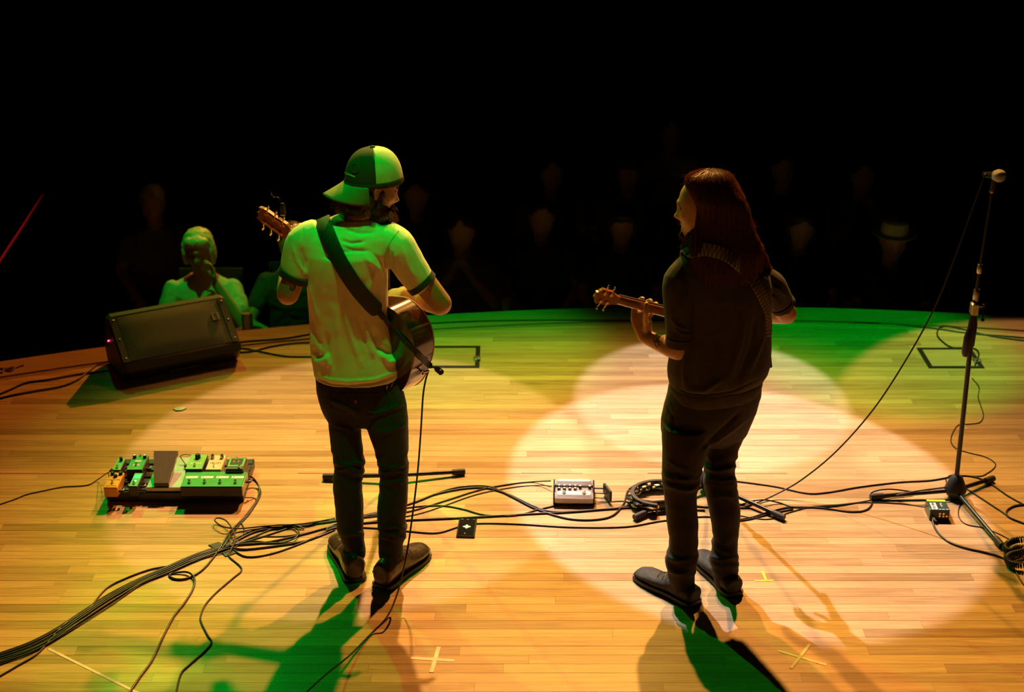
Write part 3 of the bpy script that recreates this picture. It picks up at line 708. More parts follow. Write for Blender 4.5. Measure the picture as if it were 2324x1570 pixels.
cable(left(2, 2) + [(600, 1216), (690, 1188), (760, 1179), (860, 1166), (930, 1151), (1000, 1147), (1050, 1155), (1100, 1168), (1170, 1169), (1225, 1155), (1283, 1142)], R3, 'cable curving from the bundle to the front of the preamp', group=bund)
cable(left(7, -1) + [(560, 1263), (620, 1255), (700, 1226), (760, 1198), (850, 1198), (925, 1205), (990, 1209), (1034, 1197), (1060, 1190), (1100, 1187), (1180, 1189), (1300, 1196), (1420, 1195), (1500, 1182), (1600, 1172), (1680, 1181), (1750, 1165), (1800, 1155)], R3, 'cable passing beneath the phone out of the bundle', group=bund)
cable(left(-12) + [(525, 1212, .012), (600, 1198, .006), (690, 1193), (760, 1181), (860, 1170), (930, 1160), (1010, 1136), (1090, 1111), (1160, 1098), (1210, 1093), (1250, 1091, .02)], R3, 'braided cable ending in the rear side of the preamp', m=K['braid'], group=bund)
cable(left(10, 2) + [(560, 1246), (630, 1238), (690, 1228), (735, 1210), (760, 1190), (900, 1152), (1000, 1118), (1090, 1106), (1150, 1120), (1210, 1148), (1250, 1160), (1330, 1158), (1470, 1150), (1600, 1158)], R4, 'cable doubling the arc between the cable knot and the preamp', group=bund)
cable(left(14, -2) + [(570, 1220), (650, 1216), (740, 1200), (860, 1180), (940, 1168), (1000, 1150), (1080, 1122), (1160, 1106), (1220, 1101), (1252, 1103, .018)], R2, 'thin lead plugged in the side of the preamp', m=K['thin'], group=bund)
cable([(-20, 1545), (40, 1510), (90, 1478), (150, 1412), (200, 1382), (240, 1336), (285, 1312), (340, 1292), (390, 1282), (440, 1262), (500, 1243), (560, 1228), (640, 1232), (700, 1225), (760, 1202)], R3, 'stray cable crossing over the bundle beside the white tape strip', group=bund)
# loops at the knot
cable([(520, 1240, .004), (560, 1224), (620, 1200), (660, 1194, .006), (678, 1205, .008), (668, 1222, .006), (630, 1232), (570, 1232), (530, 1228), (560, 1210), (620, 1192, .01), (670, 1192, .01), (690, 1200)], R3, 'loose cable loops coiled beside the knot')
cable([(760, 1176), (690, 1188, .012), (610, 1193, .012), (545, 1199, .01), (508, 1195, .02), (488, 1182, .02), (494, 1175, .02), (514, 1182, .022), (530, 1206, .02), (533, 1228, .015), (524, 1248, .006), (520, 1262), (545, 1284), (547, 1296), (528, 1312), (490, 1345), (466, 1372), (456, 1396), (457, 1412), (472, 1442), (480, 1456), (468, 1474), (430, 1508), (410, 1530), (398, 1580)], R3, 'cable with a small standing loop that winds away from the knot', m=K['braid'])
cable([(556, 1081, .05), (572, 1083, .035), (586, 1100, .012), (588, 1118), (580, 1142), (560, 1168), (530, 1198), (512, 1222, .008), (495, 1250), (470, 1282), (446, 1302), (420, 1313), (396, 1313), (384, 1305), (396, 1300), (425, 1298, .006), (441, 1312, .006), (438, 1336), (420, 1366), (395, 1398), (370, 1445), (345, 1498), (318, 1535), (288, 1580)], R4, 'cable from the four-switch pedal that loops once and runs out beside the tape strip')
cable([(557, 1129, .02), (576, 1130), (581, 1136), (570, 1152), (552, 1176), (549, 1188), (554, 1200), (550, 1216), (536, 1232), (520, 1246)], R2, 'thin lead from the pedalboard end to the cable knot', m=K['thin'])
cable([(560, 1086, .045), (578, 1092, .02), (591, 1112), (588, 1130), (566, 1165), (540, 1194), (516, 1226, .01), (500, 1250)], R3, 'second cable leaving the pedalboard end beside the first')
cable([(246, 1072, .08), (236, 1078, .04), (222, 1088, .006), (200, 1100), (170, 1103), (140, 1105), (100, 1113), (60, 1122), (30, 1134), (-20, 1150)], R2, 'thin lead trailing from the mini stompbox across the bare floor', m=K['thin'])
cable([(436, 1033, .1), (420, 1031, .11), (410, 1035, .10), (414, 1044, .085), (420, 1052, .07)], R2 * .8, 'short patch lead arched beside the treadle', name='patch_cable', m=K['thin'])
cable([(276, 1084, .07), (285, 1093, .06), (293, 1095, .065)], R2, 'short patch lead between the orange stompbox and the mini tuner', name='patch_cable', m=K['thin'])
cable([(255, 1064, .10), (248, 1070, .085), (247, 1080, .085), (252, 1090, .07)], R2, 'short patch lead between the mini stompbox and the orange stompbox', name='patch_cable', m=K['thin'])
# silver guitar cable ends, right hand run
cable([(1400, 1142), (1330, 1146), (1290, 1148, .004), (1352, 1143, .004)][::-1][:2] + [(1400, 1137), (1430, 1140), (1470, 1146)], R2, 'thin lead from the preamp to the tambourine', m=K['thin'])
cable([(1640, 1088), (1690, 1094), (1760, 1104), (1830, 1119), (1880, 1117), (1950, 1105), (2040, 1094), (2110, 1090), (2165, 1081), (2200, 1080), (2240, 1092), (2290, 1126), (2345, 1155)], R3, 'cable swinging behind the pole of the tall microphone stand')
cable([(1650, 1181), (1700, 1175), (1750, 1160), (1800, 1150), (1870, 1153), (1930, 1161), (1965, 1157), (1979, 1142), (1974, 1127), (1984, 1115, .03), (2020, 1110, .03), (2070, 1116, .012)], R3, 'cable hooking round the foot of the tall microphone stand')
cable([(1620, 1170), (1690, 1142), (1730, 1134, .02), (1770, 1141), (1810, 1151), (1900, 1147), (2000, 1131), (2070, 1116, .045), (2120, 1109, .05), (2155, 1105, .05)], R3, 'cable rising over the leg of the tall microphone stand')
cable([(1660, 1166), (1740, 1178), (1790, 1163), (1840, 1150), (1900, 1145), (1960, 1140), (2040, 1142), (2100, 1150), (2104, 1134, .03)], R2, 'thin lead into the rear of the green direct box', m=K['thin'])
cable([(2206, 858), (2222, 878), (2220, 900), (2226, 920), (2232, 942), (2224, 958), (2200, 962), (2178, 963), (2166, 975), (2158, 998), (2168, 1016), (2195, 1026), (2235, 1036), (2258, 1050), (2256, 1062), (2240, 1074), (2225, 1080), (2190, 1079), (2158, 1078), (2147, 1088), (2150, 1100, .05)], R2, 'thin wire meandering from the floor pocket to the tall microphone stand', m=K['thin'])
cable([(2190, 1106), (2230, 1132), (2270, 1158), (2300, 1178), (2350, 1196)], R3, 'cable running off from the hub of the tall microphone stand')
cable([(2350, 1144), (2310, 1146), (2290, 1154), (2284, 1164), (2292, 1174), (2316, 1184), (2350, 1198)], R4, 'thick cable bend at the stage side beyond the curly lead')
cable([(2116, 1177, .008), (2120, 1194), (2132, 1212), (2155, 1230), (2190, 1243), (2240, 1254), (2275, 1265), (2290, 1275)], R4, 'cable from the green direct box plug to the curly lead')
cable([(2182, 1136), (2175, 1158), (2178, 1176), (2195, 1190), (2230, 1197), (2265, 1210), (2292, 1224)], R2, 'thin wire below the front leg of the tall microphone stand', m=K['thin'])
cable([(2298, 1282), (2308, 1302), (2324, 1326), (2345, 1345)], R3, 'cable tail leaving the curly lead')
# curly lead
pts = []; base = catmull([G(x, y, .024 + (.02 if i in (0, 1) else 0)) for i, (x, y) in enumerate([(2345, 1224), (2310, 1225), (2290, 1232), (2282, 1243), (2292, 1250), (2312, 1243), (2345, 1247), (2320, 1252), (2296, 1258), (2286, 1266), (2292, 1277), (2312, 1282), (2350, 1280)])], 40)
for i, p in enumerate(base):
    d = (base[min(i + 1, len(base) - 1)] - base[max(i - 1, 0)]).normalized(); u = V((0, 0, 1)); u = (u - d * u.dot(d)).normalized(); q = d.cross(u)
    nxt = base[min(i + 1, len(base) - 1)]
    for k in range(6):
        a = i * .95 + .95 * k / 6
        pts.append(p.lerp(nxt, k / 6) + (u * math.cos(a) + q * math.sin(a)) * .0115)
tag(part('curly_cable', MB().tube(pts[::2], .0034, 6), K['cable'], None, auto=0), 'black curly coiled lead heaped at the stage side', 'cable')
# far cables along the stage edge
cable([(520, 788), (560, 791), (600, 799), (650, 808), (700, 809), (760, 808)], R4, 'lower of two cables leaving the wedge monitor behind the man in the cap', group='cables at the wedge monitor')
cable([(530, 799), (570, 797), (610, 787), (660, 779), (700, 777), (760, 778)], R4, 'upper of two cables leaving the wedge monitor behind the man in the cap', group='cables at the wedge monitor')
cable([(500, 783), (560, 774), (640, 768), (710, 757), (800, 747), (900, 738), (1060, 729), (1200, 726), (1350, 726), (1500, 725), (1650, 726), (1800, 727), (1900, 729), (2000, 732), (2100, 742), (2200, 756), (2280, 762), (2345, 768)], R4, 'long cable following the whole curved stage border')
cable([(2350, 775), (2290, 768), (2240, 760), (2190, 748), (2150, 739), (2132, 744), (2127, 758), (2136, 772), (2158, 787), (2190, 789), (2212, 791), (2221, 800), (2220, 812), (2213, 828, .004)], R4, 'cable loop ending at the floor pocket by the tall microphone stand')
cable([(-20, 902), (20, 885), (60, 868), (110, 861), (170, 850), (215, 844), (275, 836)], R4, 'cable reaching the left end of the wedge monitor in a gentle wave', group='cables at the wedge monitor')
cable([(-20, 908), (30, 896), (90, 885), (140, 876), (175, 862), (200, 843), (225, 826), (265, 818)], R4, 'cable crossing over another one before the wedge monitor', group='cables at the wedge monitor')
K['rope'] = mat('wire_brown', (.25, .12, .05), .6)
cable([(-15, 838), (3, 845), (8, 838), (-4, 834), (14, 836), (28, 832), (33, 836), (24, 841), (12, 838), (36, 834), (46, 830), (54, 828)], R3, 'small curl of brown wire lying on the stage border', m=K['rope'])
# microphone lead
Ym = h.y if False else G(2166, 1128).y
pth = [(2238, 396, Ym), (2233, 403, Ym - .02), (2205, 480, Ym - .02), (2165, 590, Ym - .02), (2120, 700, Ym - .02), (2060, 810, Ym - .01), (1985, 925, Ym), (1900, 1022, Ym + .01), (1820, 1088, Ym + .01)]
cable([P(*p) for p in pth] + [G(1760, 1122, .02), G(1715, 1142, .005), G(1680, 1152, .004), G(1640, 1160, .004)], .0036, 'long microphone lead hanging in a slack curve from the tall stand', raw=True)
# red cord of the hall
K['redcord'] = mat('red_light_cord', (.3, .01, .01), .5, emit=(1, .02, .03, .2))
pr = [P(-8, 604, 10.5), P(20, 560, 10.5), P(50, 515, 10.6), P(72, 480, 10.7), P(98, 440, 10.8)]
tag(part('light_cord', MB().tube(pr, [.006, .0055, .005, .003, .0008], 6), K['redcord'], None), 'thin dim red glowing cord slanting in the dark hall', 'cord')
# ================================================================== people: tools
def sring(L, R, b, n=28, e=2.3, bv=None, yaw=0.0):
    """horizontal superellipse ring between two silhouette points, half depth b"""
    L, R = V(L), V(R); c = (L + R) / 2; a = (R - L) / 2
    d = V((-a.y, a.x, 0)).normalized() * b if bv is None else V(bv)
    out = []
    for j in range(n):
        t = 2 * PI * j / n; ct, st = math.cos(t), math.sin(t)
        out.append(c + a * (math.copysign(abs(ct) ** (2 / e), ct)) + d * (math.copysign(abs(st) ** (2 / e), st)))
    return out
def limb(mb, pts, n=18, k=4):
    """tube through (point, radius) pairs, smoothed"""
    P_ = [V(p) for p, r in pts]; rr = [r if isinstance(r, (list, tuple)) else (r, r) for p, r in pts]
    S_ = catmull(P_, k); m = len(pts) - 1; R_ = []
    for i in range(len(S_)):
        f = i / k; a = min(int(f), m - 1) if m else 0; u = f - a
        R_.append((rr[a][0] * (1 - u) + rr[a + 1][0] * u, rr[a][1] * (1 - u) + rr[a + 1][1] * u))
    # rounded ends
    d0 = (S_[0] - S_[1]).normalized(); d1 = (S_[-1] - S_[-2]).normalized()
    r0, r1 = R_[0], R_[-1]
    S_ = [S_[0] + d0 * r0[0] * .8, S_[0] + d0 * r0[0] * .45] + S_ + [S_[-1] + d1 * r1[0] * .45, S_[-1] + d1 * r1[0] * .8]
    R_ = [(r0[0] * .45, r0[1] * .45), (r0[0] * .85, r0[1] * .85)] + R_ + [(r1[0] * .85, r1[1] * .85), (r1[0] * .45, r1[1] * .45)]
    return mb.tube(S_, R_, n)
def head_mb(M, s=1.0, ears=True, nu=72, nv=54):
    """sculpted head, face along +Y, origin at head centre"""
    ops = [((0, -.09, .02), (.07, .05, .06), (0, -.012, 0)), ((0, .10, .06), (.05, .03, .03), (0, .006, 0)),
           ((0, .088, .020), (.048, .03, .012), (0, .011, 0)), ((.033, .09, .002), (.017, .03, .012), (0, -.014, 0)), ((-.033, .09, .002), (.017, .03, .012), (0, -.014, 0)),
           ((0, .09, -.006), (.010, .03, .020), (0, .013, 0)), ((0, .092, -.034), (.013, .03, .013), (0, .026, -.003)), ((.013, .09, -.038), (.008, .03, .009), (0, .007, 0)), ((-.013, .09, -.038), (.008, .03, .009), (0, .007, 0)),
           ((0, .085, -.052), (.012, .03, .006), (0, -.003, 0)), ((0, .085, -.063), (.022, .03, .007), (0, .011, 0)), ((0, .085, -.0705), (.026, .03, .0035), (0, -.005, 0)), ((0, .085, -.079), (.019, .03, .008), (0, .010, 0)), ((0, .085, -.092), (.02, .03, .007), (0, -.004, 0)),
           ((0, .062, -.106), (.032, .05, .024), (0, .034, -.006)), ((.052, .06, -.022), (.02, .03, .02), (.004, .006, 0)), ((-.052, .06, -.022), (.02, .03, .02), (-.004, .006, 0)),
           ((.06, .02, -.075), (.03, .05, .03), (.006, 0, -.004)), ((-.06, .02, -.075), (.03, .05, .03), (-.006, 0, -.004))]
    R = []
    for i in range(1, nv):
        th = PI * i / nv; ring = []
        for j in range(nu):
            ph = 2 * PI * j / nu
            x, y, z = .076 * math.sin(th) * math.cos(ph), .098 * math.sin(th) * math.sin(ph), -.120 * math.cos(th)
            if z < 0: x *= 1 - .28 * (-z / .12) ** 1.5; y = y * (1 - .18 * (-z / .12) ** 2) + .016 * (-z / .12)
            if y > .06: y = .06 + (y - .06) * .82
            p = V((x, y, z)); q = p.copy()
            for c, sg, d in ops:
                g = math.exp(-((p.x - c[0]) / sg[0]) ** 2 - ((p.y - c[1]) / sg[1]) ** 2 - ((p.z - c[2]) / sg[2]) ** 2); q += V(d) * g
            ring.append(q * s)
        R.append(ring)
    mb = MB().rings(R, True, True, M)
    for sx in ((-1, 1) if ears else ()):   # ears
        pts = [(sx * .076 * s, .000, -.030 * s), (sx * .083 * s, -.010 * s, -.020 * s), (sx * .090 * s, -.020 * s, .005 * s), (sx * .089 * s, -.012 * s, .024 * s), (sx * .081 * s, .004 * s, .022 * s), (sx * .077 * s, .008 * s, .008 * s)]
        mb.tube(catmull([M @ V(p) for p in pts], 4), .0048 * s, 8)
        mb.ell((0, 0, 0), (.005 * s, .014 * s, .024 * s), M @ T4((sx * .078 * s, -.004 * s, -.002 * s)) @ Matrix.Rotation(sx * .35, 4, 'Z'), 12, 8)
    return mb
def eyes(M, par, s=1.0, lid=None):
    """downcast eyes: lids with a dark lash line"""
    for sx in (-1, 1):
        e = part('eyelid', MB().ell((0, 0, 0), (.0135 * s, .0125 * s, .0105 * s), M @ T4((sx * .032 * s, .0745 * s, .001 * s)), 16, 10), lid or K['skin'], par)
        part('eyelashes', MB().tube([M @ V((sx * (.032 + x) * s, (.0745 + .0128 * math.sqrt(max(0, 1 - (x / .0135) ** 2)) - .001) * s, -.0045 * s)) for x in (-.0115, -.006, 0, .006, .0115)], .0013 * s, 6), K.setdefault('lash', mat('eyelash', (.02, .012, .008), .6)), e)
def finger(mb, pts, r=.0085):
    pts = [V(p) for p in pts]; S_ = catmull(pts, 3); m = len(S_)
    d = (S_[-1] - S_[-2]).normalized()
    R_ = [r * (1.08 - .28 * i / (m - 1)) for i in range(m)]
    for q in (3, 6):
        if q < m - 1: R_[q] *= 1.06
    return mb.tube(S_ + [S_[-1] + d * r * .45, S_[-1] + d * r * .7], R_ + [R_[-1] * .75, R_[-1] * .35], 10)
def hand(mb, M, sx=1, curl=(.5, .7, .5), spread=.06):
    """relaxed or gripping hand: wrist at origin, fingers along +Y, palm faces -Z, thumb on the sx*X side"""
    mb.tube([M @ V((0, -.02, 0)), M @ V((0, .01, 0)), M @ V((0, .045, 0)), M @ V((0, .085, 0)), M @ V((0, .095, 0))], [(.026, .019), (.030, .017), (.040, .015), (.041, .012), (.036, .008)], 16, hint=(M.to_3x3() @ V((1, 0, 0))))
    for i, L in enumerate((.072, .080, .074, .058)):
        x = sx * (.030 - i * .020); a = sx * spread * (1.5 - i); p = V((x, .084 - (.004 if i in (0, 3) else 0) - (.006 if i == 3 else 0), 0)); pts = [p - V((0, .02, 0)), p]; ang = 0
        for f, c in zip((.45, .30, .25), curl):
            ang += c; d = V((math.sin(a) * math.cos(ang), math.cos(ang) * math.cos(a), -math.sin(ang))); p = p + d * L * f; pts.append(p)
        finger(mb, [M @ q for q in pts])
    finger(mb, [M @ V((sx * .020, .018, -.004)), M @ V((sx * .044, .040, -.014)), M @ V((sx * .054, .064, -.026)), M @ V((sx * .050, .086, -.034))], .0098)
    return mb
def shoe_mb(heel, toe, wd=.098, h=.075, L=None):
    """returns upper, sole builders; heel/toe floor points"""
    heel, toe = V(heel), V(toe); d = (toe - heel); L = L or d.length; d.normalize()
    M = frame(heel, d, (0, 0, 1))
    up, so = MB(), MB(); R = []; Q = []
    prof = [(.0, .62, .60, .95), (.03, .80, .78, 1.05), (.12, .88, .95, 1.12), (.25, .86, 1.0, 1.15), (.38, .84, .98, 1.10), (.50, .90, .86, .86), (.62, 1.0, .95, .76), (.75, 1.04, 1.0, .70), (.87, .98, .92, .64), (.96, .80, .7, .54), (1.0, .52, .4, .38)]
    for f, w_, w2, hh in prof:
        y = f * L; a = wd / 2 * w_; H_ = h * hh
        Q.append([M @ V((x * a * 1.04, y + (.004 if f > .5 else -.004), z)) for x, z in ((-.9, .0), (.9, .0), (1, .006), (1, .016), (.97, .020), (-.97, .020), (-1, .016), (-1, .006))])
        ring = []
        for j in range(18):
            t = 2 * PI * j / 18; cx_, cz_ = math.cos(t), math.sin(t)
            wx = a * (1 if cz_ < 0 else (1 - .35 * cz_ ** 2))
            ring.append(M @ V((wx * math.copysign(abs(cx_) ** .8, cx_), y, .014 + (H_ - .014) * (.5 + .5 * cz_))))
        R.append(ring)
    up.rings(R); so.rings(Q)
    return up, so, M, L
def strap_mb(pts, normals, wd, th):
    """flat band along pts, facing normals"""
    R = []; m = len(pts)
    for i in range(m):
        t = (pts[min(i + 1, m - 1)] - pts[max(i - 1, 0)]).normalized(); n = normals[i]; n = (n - t * n.dot(t)).normalized(); s_ = t.cross(n)
        w_ = wd[i] if isinstance(wd, list) else wd
        R.append([pts[i] + s_ * w_ / 2 - n * th / 2, pts[i] + s_ * w_ / 2 + n * th * .3, pts[i] + s_ * w_ * .46 + n * th / 2, pts[i] - s_ * w_ * .46 + n * th / 2, pts[i] - s_ * w_ / 2 + n * th * .3, pts[i] - s_ * w_ / 2 - n * th / 2])
    return MB().rings(R)
def bvh(mb): return BVHTree.FromPolygons([V(v) for v in mb.v], mb.f)
CAM = V((0, 0, HC))
def on(bv, px, py, off=.0):
    """the point of a surface behind a pixel, lifted along its normal"""
    r = ray(px, py).normalized(); h = bv.ray_cast(CAM, r)
    if h[0] is None: return None
    n = h[1] if h[1].dot(r) < 0 else -h[1]
    return h[0] + n * off, n
def folds(lines):
    """cloth relief: list of (pixel polyline, half width px, height m)"""
    def f(co, no):
        if (co - CAM).dot(no) > 0: return V((0, 0, 0))
        x, y = proj(co); s_ = 0
        for pl, wd, am in lines:
            best = 1e9; tt = .5; m = len(pl) - 1
            for i in range(m):
                ax, ay = pl[i]; bx, by = pl[i + 1]; dx, dy = bx - ax, by - ay; q = dx * dx + dy * dy
                t = max(0, min(1, ((x - ax) * dx + (y - ay) * dy) / q)); dd = math.hypot(x - ax - dx * t, y - ay - dy * t)
                if dd < best: best = dd; tt = (i + t) / m
            if best < wd * 3: s_ += am * math.exp(-(best / wd) ** 2) * min(1, 4 * tt + .25, 4 * (1 - tt) + .25)
        return no * s_
    return f
def nz(co, sc, seed=0.0): return noise.noise(V((co.x * sc + seed, co.y * sc + seed * .7, co.z * sc)))
def strands(roots, r, n=4, taper=.5):
    """hair: list of point lists -> one builder of thin tubes"""
    mb = MB()
    for pts in roots:
        m = len(pts); mb.tube(pts, [r * (1 - taper * i / (m - 1)) for i in range(m)], n, cap=False)
    return mb
K['denim'] = mat('black_denim', (.012, .009, .008), .8, var=.25, scale=60, bump=.35, bscale=900, sheen=.08)
K['denim2'] = mat('brown_black_trousers', (.020, .011, .007), .8, var=.25, scale=60, bump=.35, bscale=900, sheen=.1)
K['tee'] = mat('cream_cotton', (.85, .79, .68), .85, var=.06, scale=20, bump=.25, bscale=1100, sheen=.1)
K['rib'] = mat('navy_rib', (.028, .034, .045), .8, bump=.4, bscale=700, sheen=.1)
K['sweat'] = mat('dark_sweat_cotton', (.045, .037, .027), .9, var=.2, scale=30, bump=.35, bscale=900, sheen=.12)
K['hairb'] = mat('brown_hair', (.045, .020, .008), .42, var=.4, scale=60, spec=.4)
K['hairl'] = mat('auburn_hair', (.06, .024, .008), .75, var=.35, scale=60, spec=.12)
def glow_hair(name, c, t):
    m = mat(name, c, .34, var=.3, scale=60, spec=.5); nt = m.node_tree; b = nt.nodes['Principled BSDF']; o = nt.nodes['Material Output']
    tr = nt.nodes.new('ShaderNodeBsdfTranslucent'); tr.inputs[0].default_value = (*t, 1); mx = nt.nodes.new('ShaderNodeMixShader'); mx.inputs[0].default_value = .45
    nt.links.new(b.outputs[0], mx.inputs[1]); nt.links.new(tr.outputs[0], mx.inputs[2]); nt.links.new(mx.outputs[0], o.inputs[0]); return m
K['hairs'] = glow_hair('auburn_strands', (.20, .08, .026), (.60, .25, .08))
K['hairbs'] = glow_hair('brown_strands', (.12, .055, .022), (.40, .18, .07))
K['lea'] = mat('brown_leather', (.055, .030, .020), .32, var=.35, scale=45, bump=.2, bscale=120, coat=.25)
K['sole'] = mat('dark_sole', (.02, .019, .022), .5)
K['lace'] = mat('grey_lace', (.22, .19, .16), .7)
K['strapb'] = mat('black_strap', (.012, .012, .011), .6, bump=.2, bscale=600)
K['emb'] = mat('pale_emblem', (.75, .68, .35), .5)
# ================================================================== man in the cap
Y1 = 5.50
man = thing('person', 'person in a cream t-shirt and backwards trucker cap playing guitar', 'person', G(835, 1330))
def LR(py, xl, xr, Y, dy=0): return P(xl, py - dy, Y), P(xr, py + dy, Y)
# ---- body (one continuous skin surface)
HM1 = frame(P(845, 425, 5.55), V((.90, .36, -.24)), V((.2, .1, 1)))
sk = head_mb(HM1)
nb, nt = P(805, 505, 5.51), P(838, 452, 5.54)
limb(sk, [(nb + V((0, 0, -.06)), .062), (nb, .058), (nt, .056)])
tr = []
for py, xl, xr, b in ((880, 735, 885, .09), (800, 722, 876, .085), (700, 716, 866, .09), (620, 712, 868, .095), (560, 712, 868, .085), (525, 735, 860, .06)):
    L_, R_ = LR(py, xl, xr, Y1); tr.append(sring(L_, R_, b, 20))
sk.rings(tr)
A = {}
A['lsh'], A['lel'], A['lwr'] = P(700, 545, 5.50), P(653, 668, 5.44), P(664, 575, 5.80)
A['rsh'], A['rel'], A['rwr'] = P(893, 550, 5.50), P(1001, 690, 5.50), P(925, 668, 5.74)
limb(sk, [(A['lsh'], .038), (A['lsh'].lerp(A['lel'], .5), .042), (A['lel'], .043)])
limb(sk, [(A['lel'], .043), (A['lel'].lerp(A['lwr'], .3), .044), (A['lwr'], .028)])
limb(sk, [(A['rsh'], .042), (A['rsh'].lerp(A['rel'], .55), .047), (A['rel'], .044)])
limb(sk, [(A['rel'], .044), (A['rel'].lerp(A['rwr'], .3), .045), (A['rwr'], .029)])
hand(sk, frame(A['lwr'], V((.2, .25, 1)), V((-.6, -.8, .2))), -1, (.6, .9, .6))
hand(sk, frame(A['rwr'], V((-.75, .35, -.25)), V((-.3, -.5, .8))), 1, (.4, .5, .4))
legs1 = {'L': [(892, 724, 812), (925, 733, 818), (955, 745, 820), (987, 748.5, 820), (1019, 751.7, 823), (1045, 758, 827), (1064, 758, 827), (1083, 755, 822), (1115, 756, 822), (1147, 760, 825), (1178, 763, 826), (1198, 765, 826), (1210, 769, 825), (1226, 775, 827), (1242, 783, 830), (1262, 787, 830)],
         'R': [(892, 818, 917), (925, 826, 924), (955, 828, 927), (987, 839, 928), (1019, 850, 928), (1045, 855, 925), (1064, 860, 928), (1083, 861, 926), (1115, 860, 926), (1147, 856, 925), (1178, 854.5, 920), (1198, 858, 923.5), (1210, 860, 922.7), (1226, 859, 917), (1242, 859, 915), (1266, 860, 914)]}
def legY(py, top, bot): f = min(1, max(0, (py - 880) / 400)); return top + (bot - top) * f
for s_, yb in (('L', 5.375), ('R', 5.345)):
    pts = []
    for py, xl, xr in legs1[s_][::3]:
        Y_ = legY(py, 5.50, yb); c_ = P((xl + xr) / 2, py, Y_); pts.append((c_, (xr - xl) / 2 / ppm(800, py, Y_) * .72))
    limb(sk, pts)
footL, footR = (G(808, 1318), G(772, 1236)), (G(866, 1332), G(955, 1262))
for hl, te in (footL, footR): limb(sk, [(hl.lerp(te, .25) + V((0, 0, .055)), .028), (hl.lerp(te, .7) + V((0, 0, .042)), .018)])
sk1 = fused(sk, .0052, 3, .5)
part('body', sk1, K['skin'], man, auto=0)
eyes(HM1, man)
# tattoo line on the left forearm
bs = bvh(sk1)
def tattoo(bv, pix, wd, par, nm='tattoo'):
    q = [on(bv, x, y, .0008) for x, y in pix]; q = [a for a in q if a]
    if len(q) > 2:
        pts = catmull([a[0] for a in q], 3); ns = []
        for i in range(len(pts)): ns.append(q[min(i // 3, len(q) - 1)][1])
        part(nm, strap_mb(pts, ns, wd, .0006), K.setdefault('tat', mat('tattoo_ink', (.05, .035, .03), .6)), par)
tattoo(bs, [(671, 637), (670, 645), (669, 653), (664, 658), (659, 655), (661, 651)], .006, man)
# ---- jeans
jm = MB(); R = []
for py, xl, xr, b in ((852, 716, 902, .098), (868, 717, 908, .104), (885, 719, 914, .108), (905, 724, 919, .108), (928, 731, 923, .10), (948, 741, 925, .088), (956, 752, 920, .07)):
    L_, R_ = LR(py, xl, xr, Y1); R.append(sring(L_, R_, b, 32, 2.4))
jm.rings(R)
for s_, yb in (('L', 5.375), ('R', 5.345)):
    R = []
    for py, xl, xr in legs1[s_]:
        Y_ = legY(py, 5.50, yb); L_, R_ = LR(py, xl, xr, Y_); R.append(sring(L_, R_, (xr - xl) / 2 / ppm(800, py, Y_) * 1.06, 24, 2.15))
    jm.rings(R)
def jeans_disp(lines, zk, zc):
    fl = folds(lines)
    def d(co, no):
        a = .0022 * nz(co, 14) + .0012 * nz(co, 34, 3)
        k = math.exp(-((co.z - zk) / .075) ** 2) + .9 * math.exp(-((co.z - zc) / .07) ** 2)
        a += .0045 * k * math.sin(co.z * 120 + 6 * nz(co, 11) + 14 * co.x) * (.6 + nz(co, 16, 8))
        return no * a + fl(co, no)
    return d
jl = [([(745, 905), (790, 925), (818, 945)], 5, .004), ([(830, 945), (870, 935), (918, 915)], 5, .004), ([(760, 965), (800, 975), (815, 970)], 4, .003), ([(850, 985), (890, 975), (925, 960)], 4, .003),
      ([(757, 1050), (790, 1056), (826, 1046)], 4, .005), ([(757, 1068), (800, 1062), (827, 1066)], 3.5, .004), ([(858, 1052), (890, 1062), (926, 1050)], 4, .005), ([(862, 1076), (900, 1068), (927, 1072)], 3.5, .004), ([(862, 1100), (900, 1092), (926, 1096)], 3.5, .003),
      ([(860, 1200), (895, 1192), (922, 1200)], 4, .005), ([(862, 1218), (890, 1212), (918, 1220)], 4, .005), ([(780, 1215), (805, 1208), (826, 1212)], 4, .004), ([(806, 875), (808, 900), (812, 935)], 1.6, -.003)]
jeans = fused(jm, .0062, 3, .5, jeans_disp([(p_, w_, a_ * 1.8) for p_, w_, a_ in jl], P(800, 1062, 5.43).z, P(800, 1215, 5.37).z))
jo = part('jeans', jeans, K['denim'], man, auto=0, label='black jeans')
bj = bvh(jeans)
# pockets, waistband, red tab
def trace(bv, pix, r, nm, m, par, off=.001, k=4):
    q = [on(bv, x, y, off) for x, y in pix]; q = [a[0] for a in q if a]
    if len(q) > 1: return part(nm, MB().tube(catmull(q, k), r, 6), m, par)
K['stitch'] = mat('dark_seam', (.03, .02, .014), .8)
trace(bj, [(722, 889), (748, 893), (752, 925), (786, 934), (797, 918), (795, 893), (752, 893)], .0012, 'pocket_seam', K['stitch'], jo)
trace(bj, [(832, 893), (878, 890), (880, 918), (862, 936), (836, 930), (832, 893)], .0012, 'pocket_seam', K['stitch'], jo)
trace(bj, [(720, 884), (770, 893), (830, 894), (890, 888), (912, 880)], .0014, 'waist_seam', K['stitch'], jo)
K['redtab'] = mat('red_tab', (.45, .03, .02), .7)
q = on(bj, 807, 911, .001); part('red_tab', MB().box(q[0], (.006, .003, .014)), K['redtab'], jo, smooth=False)
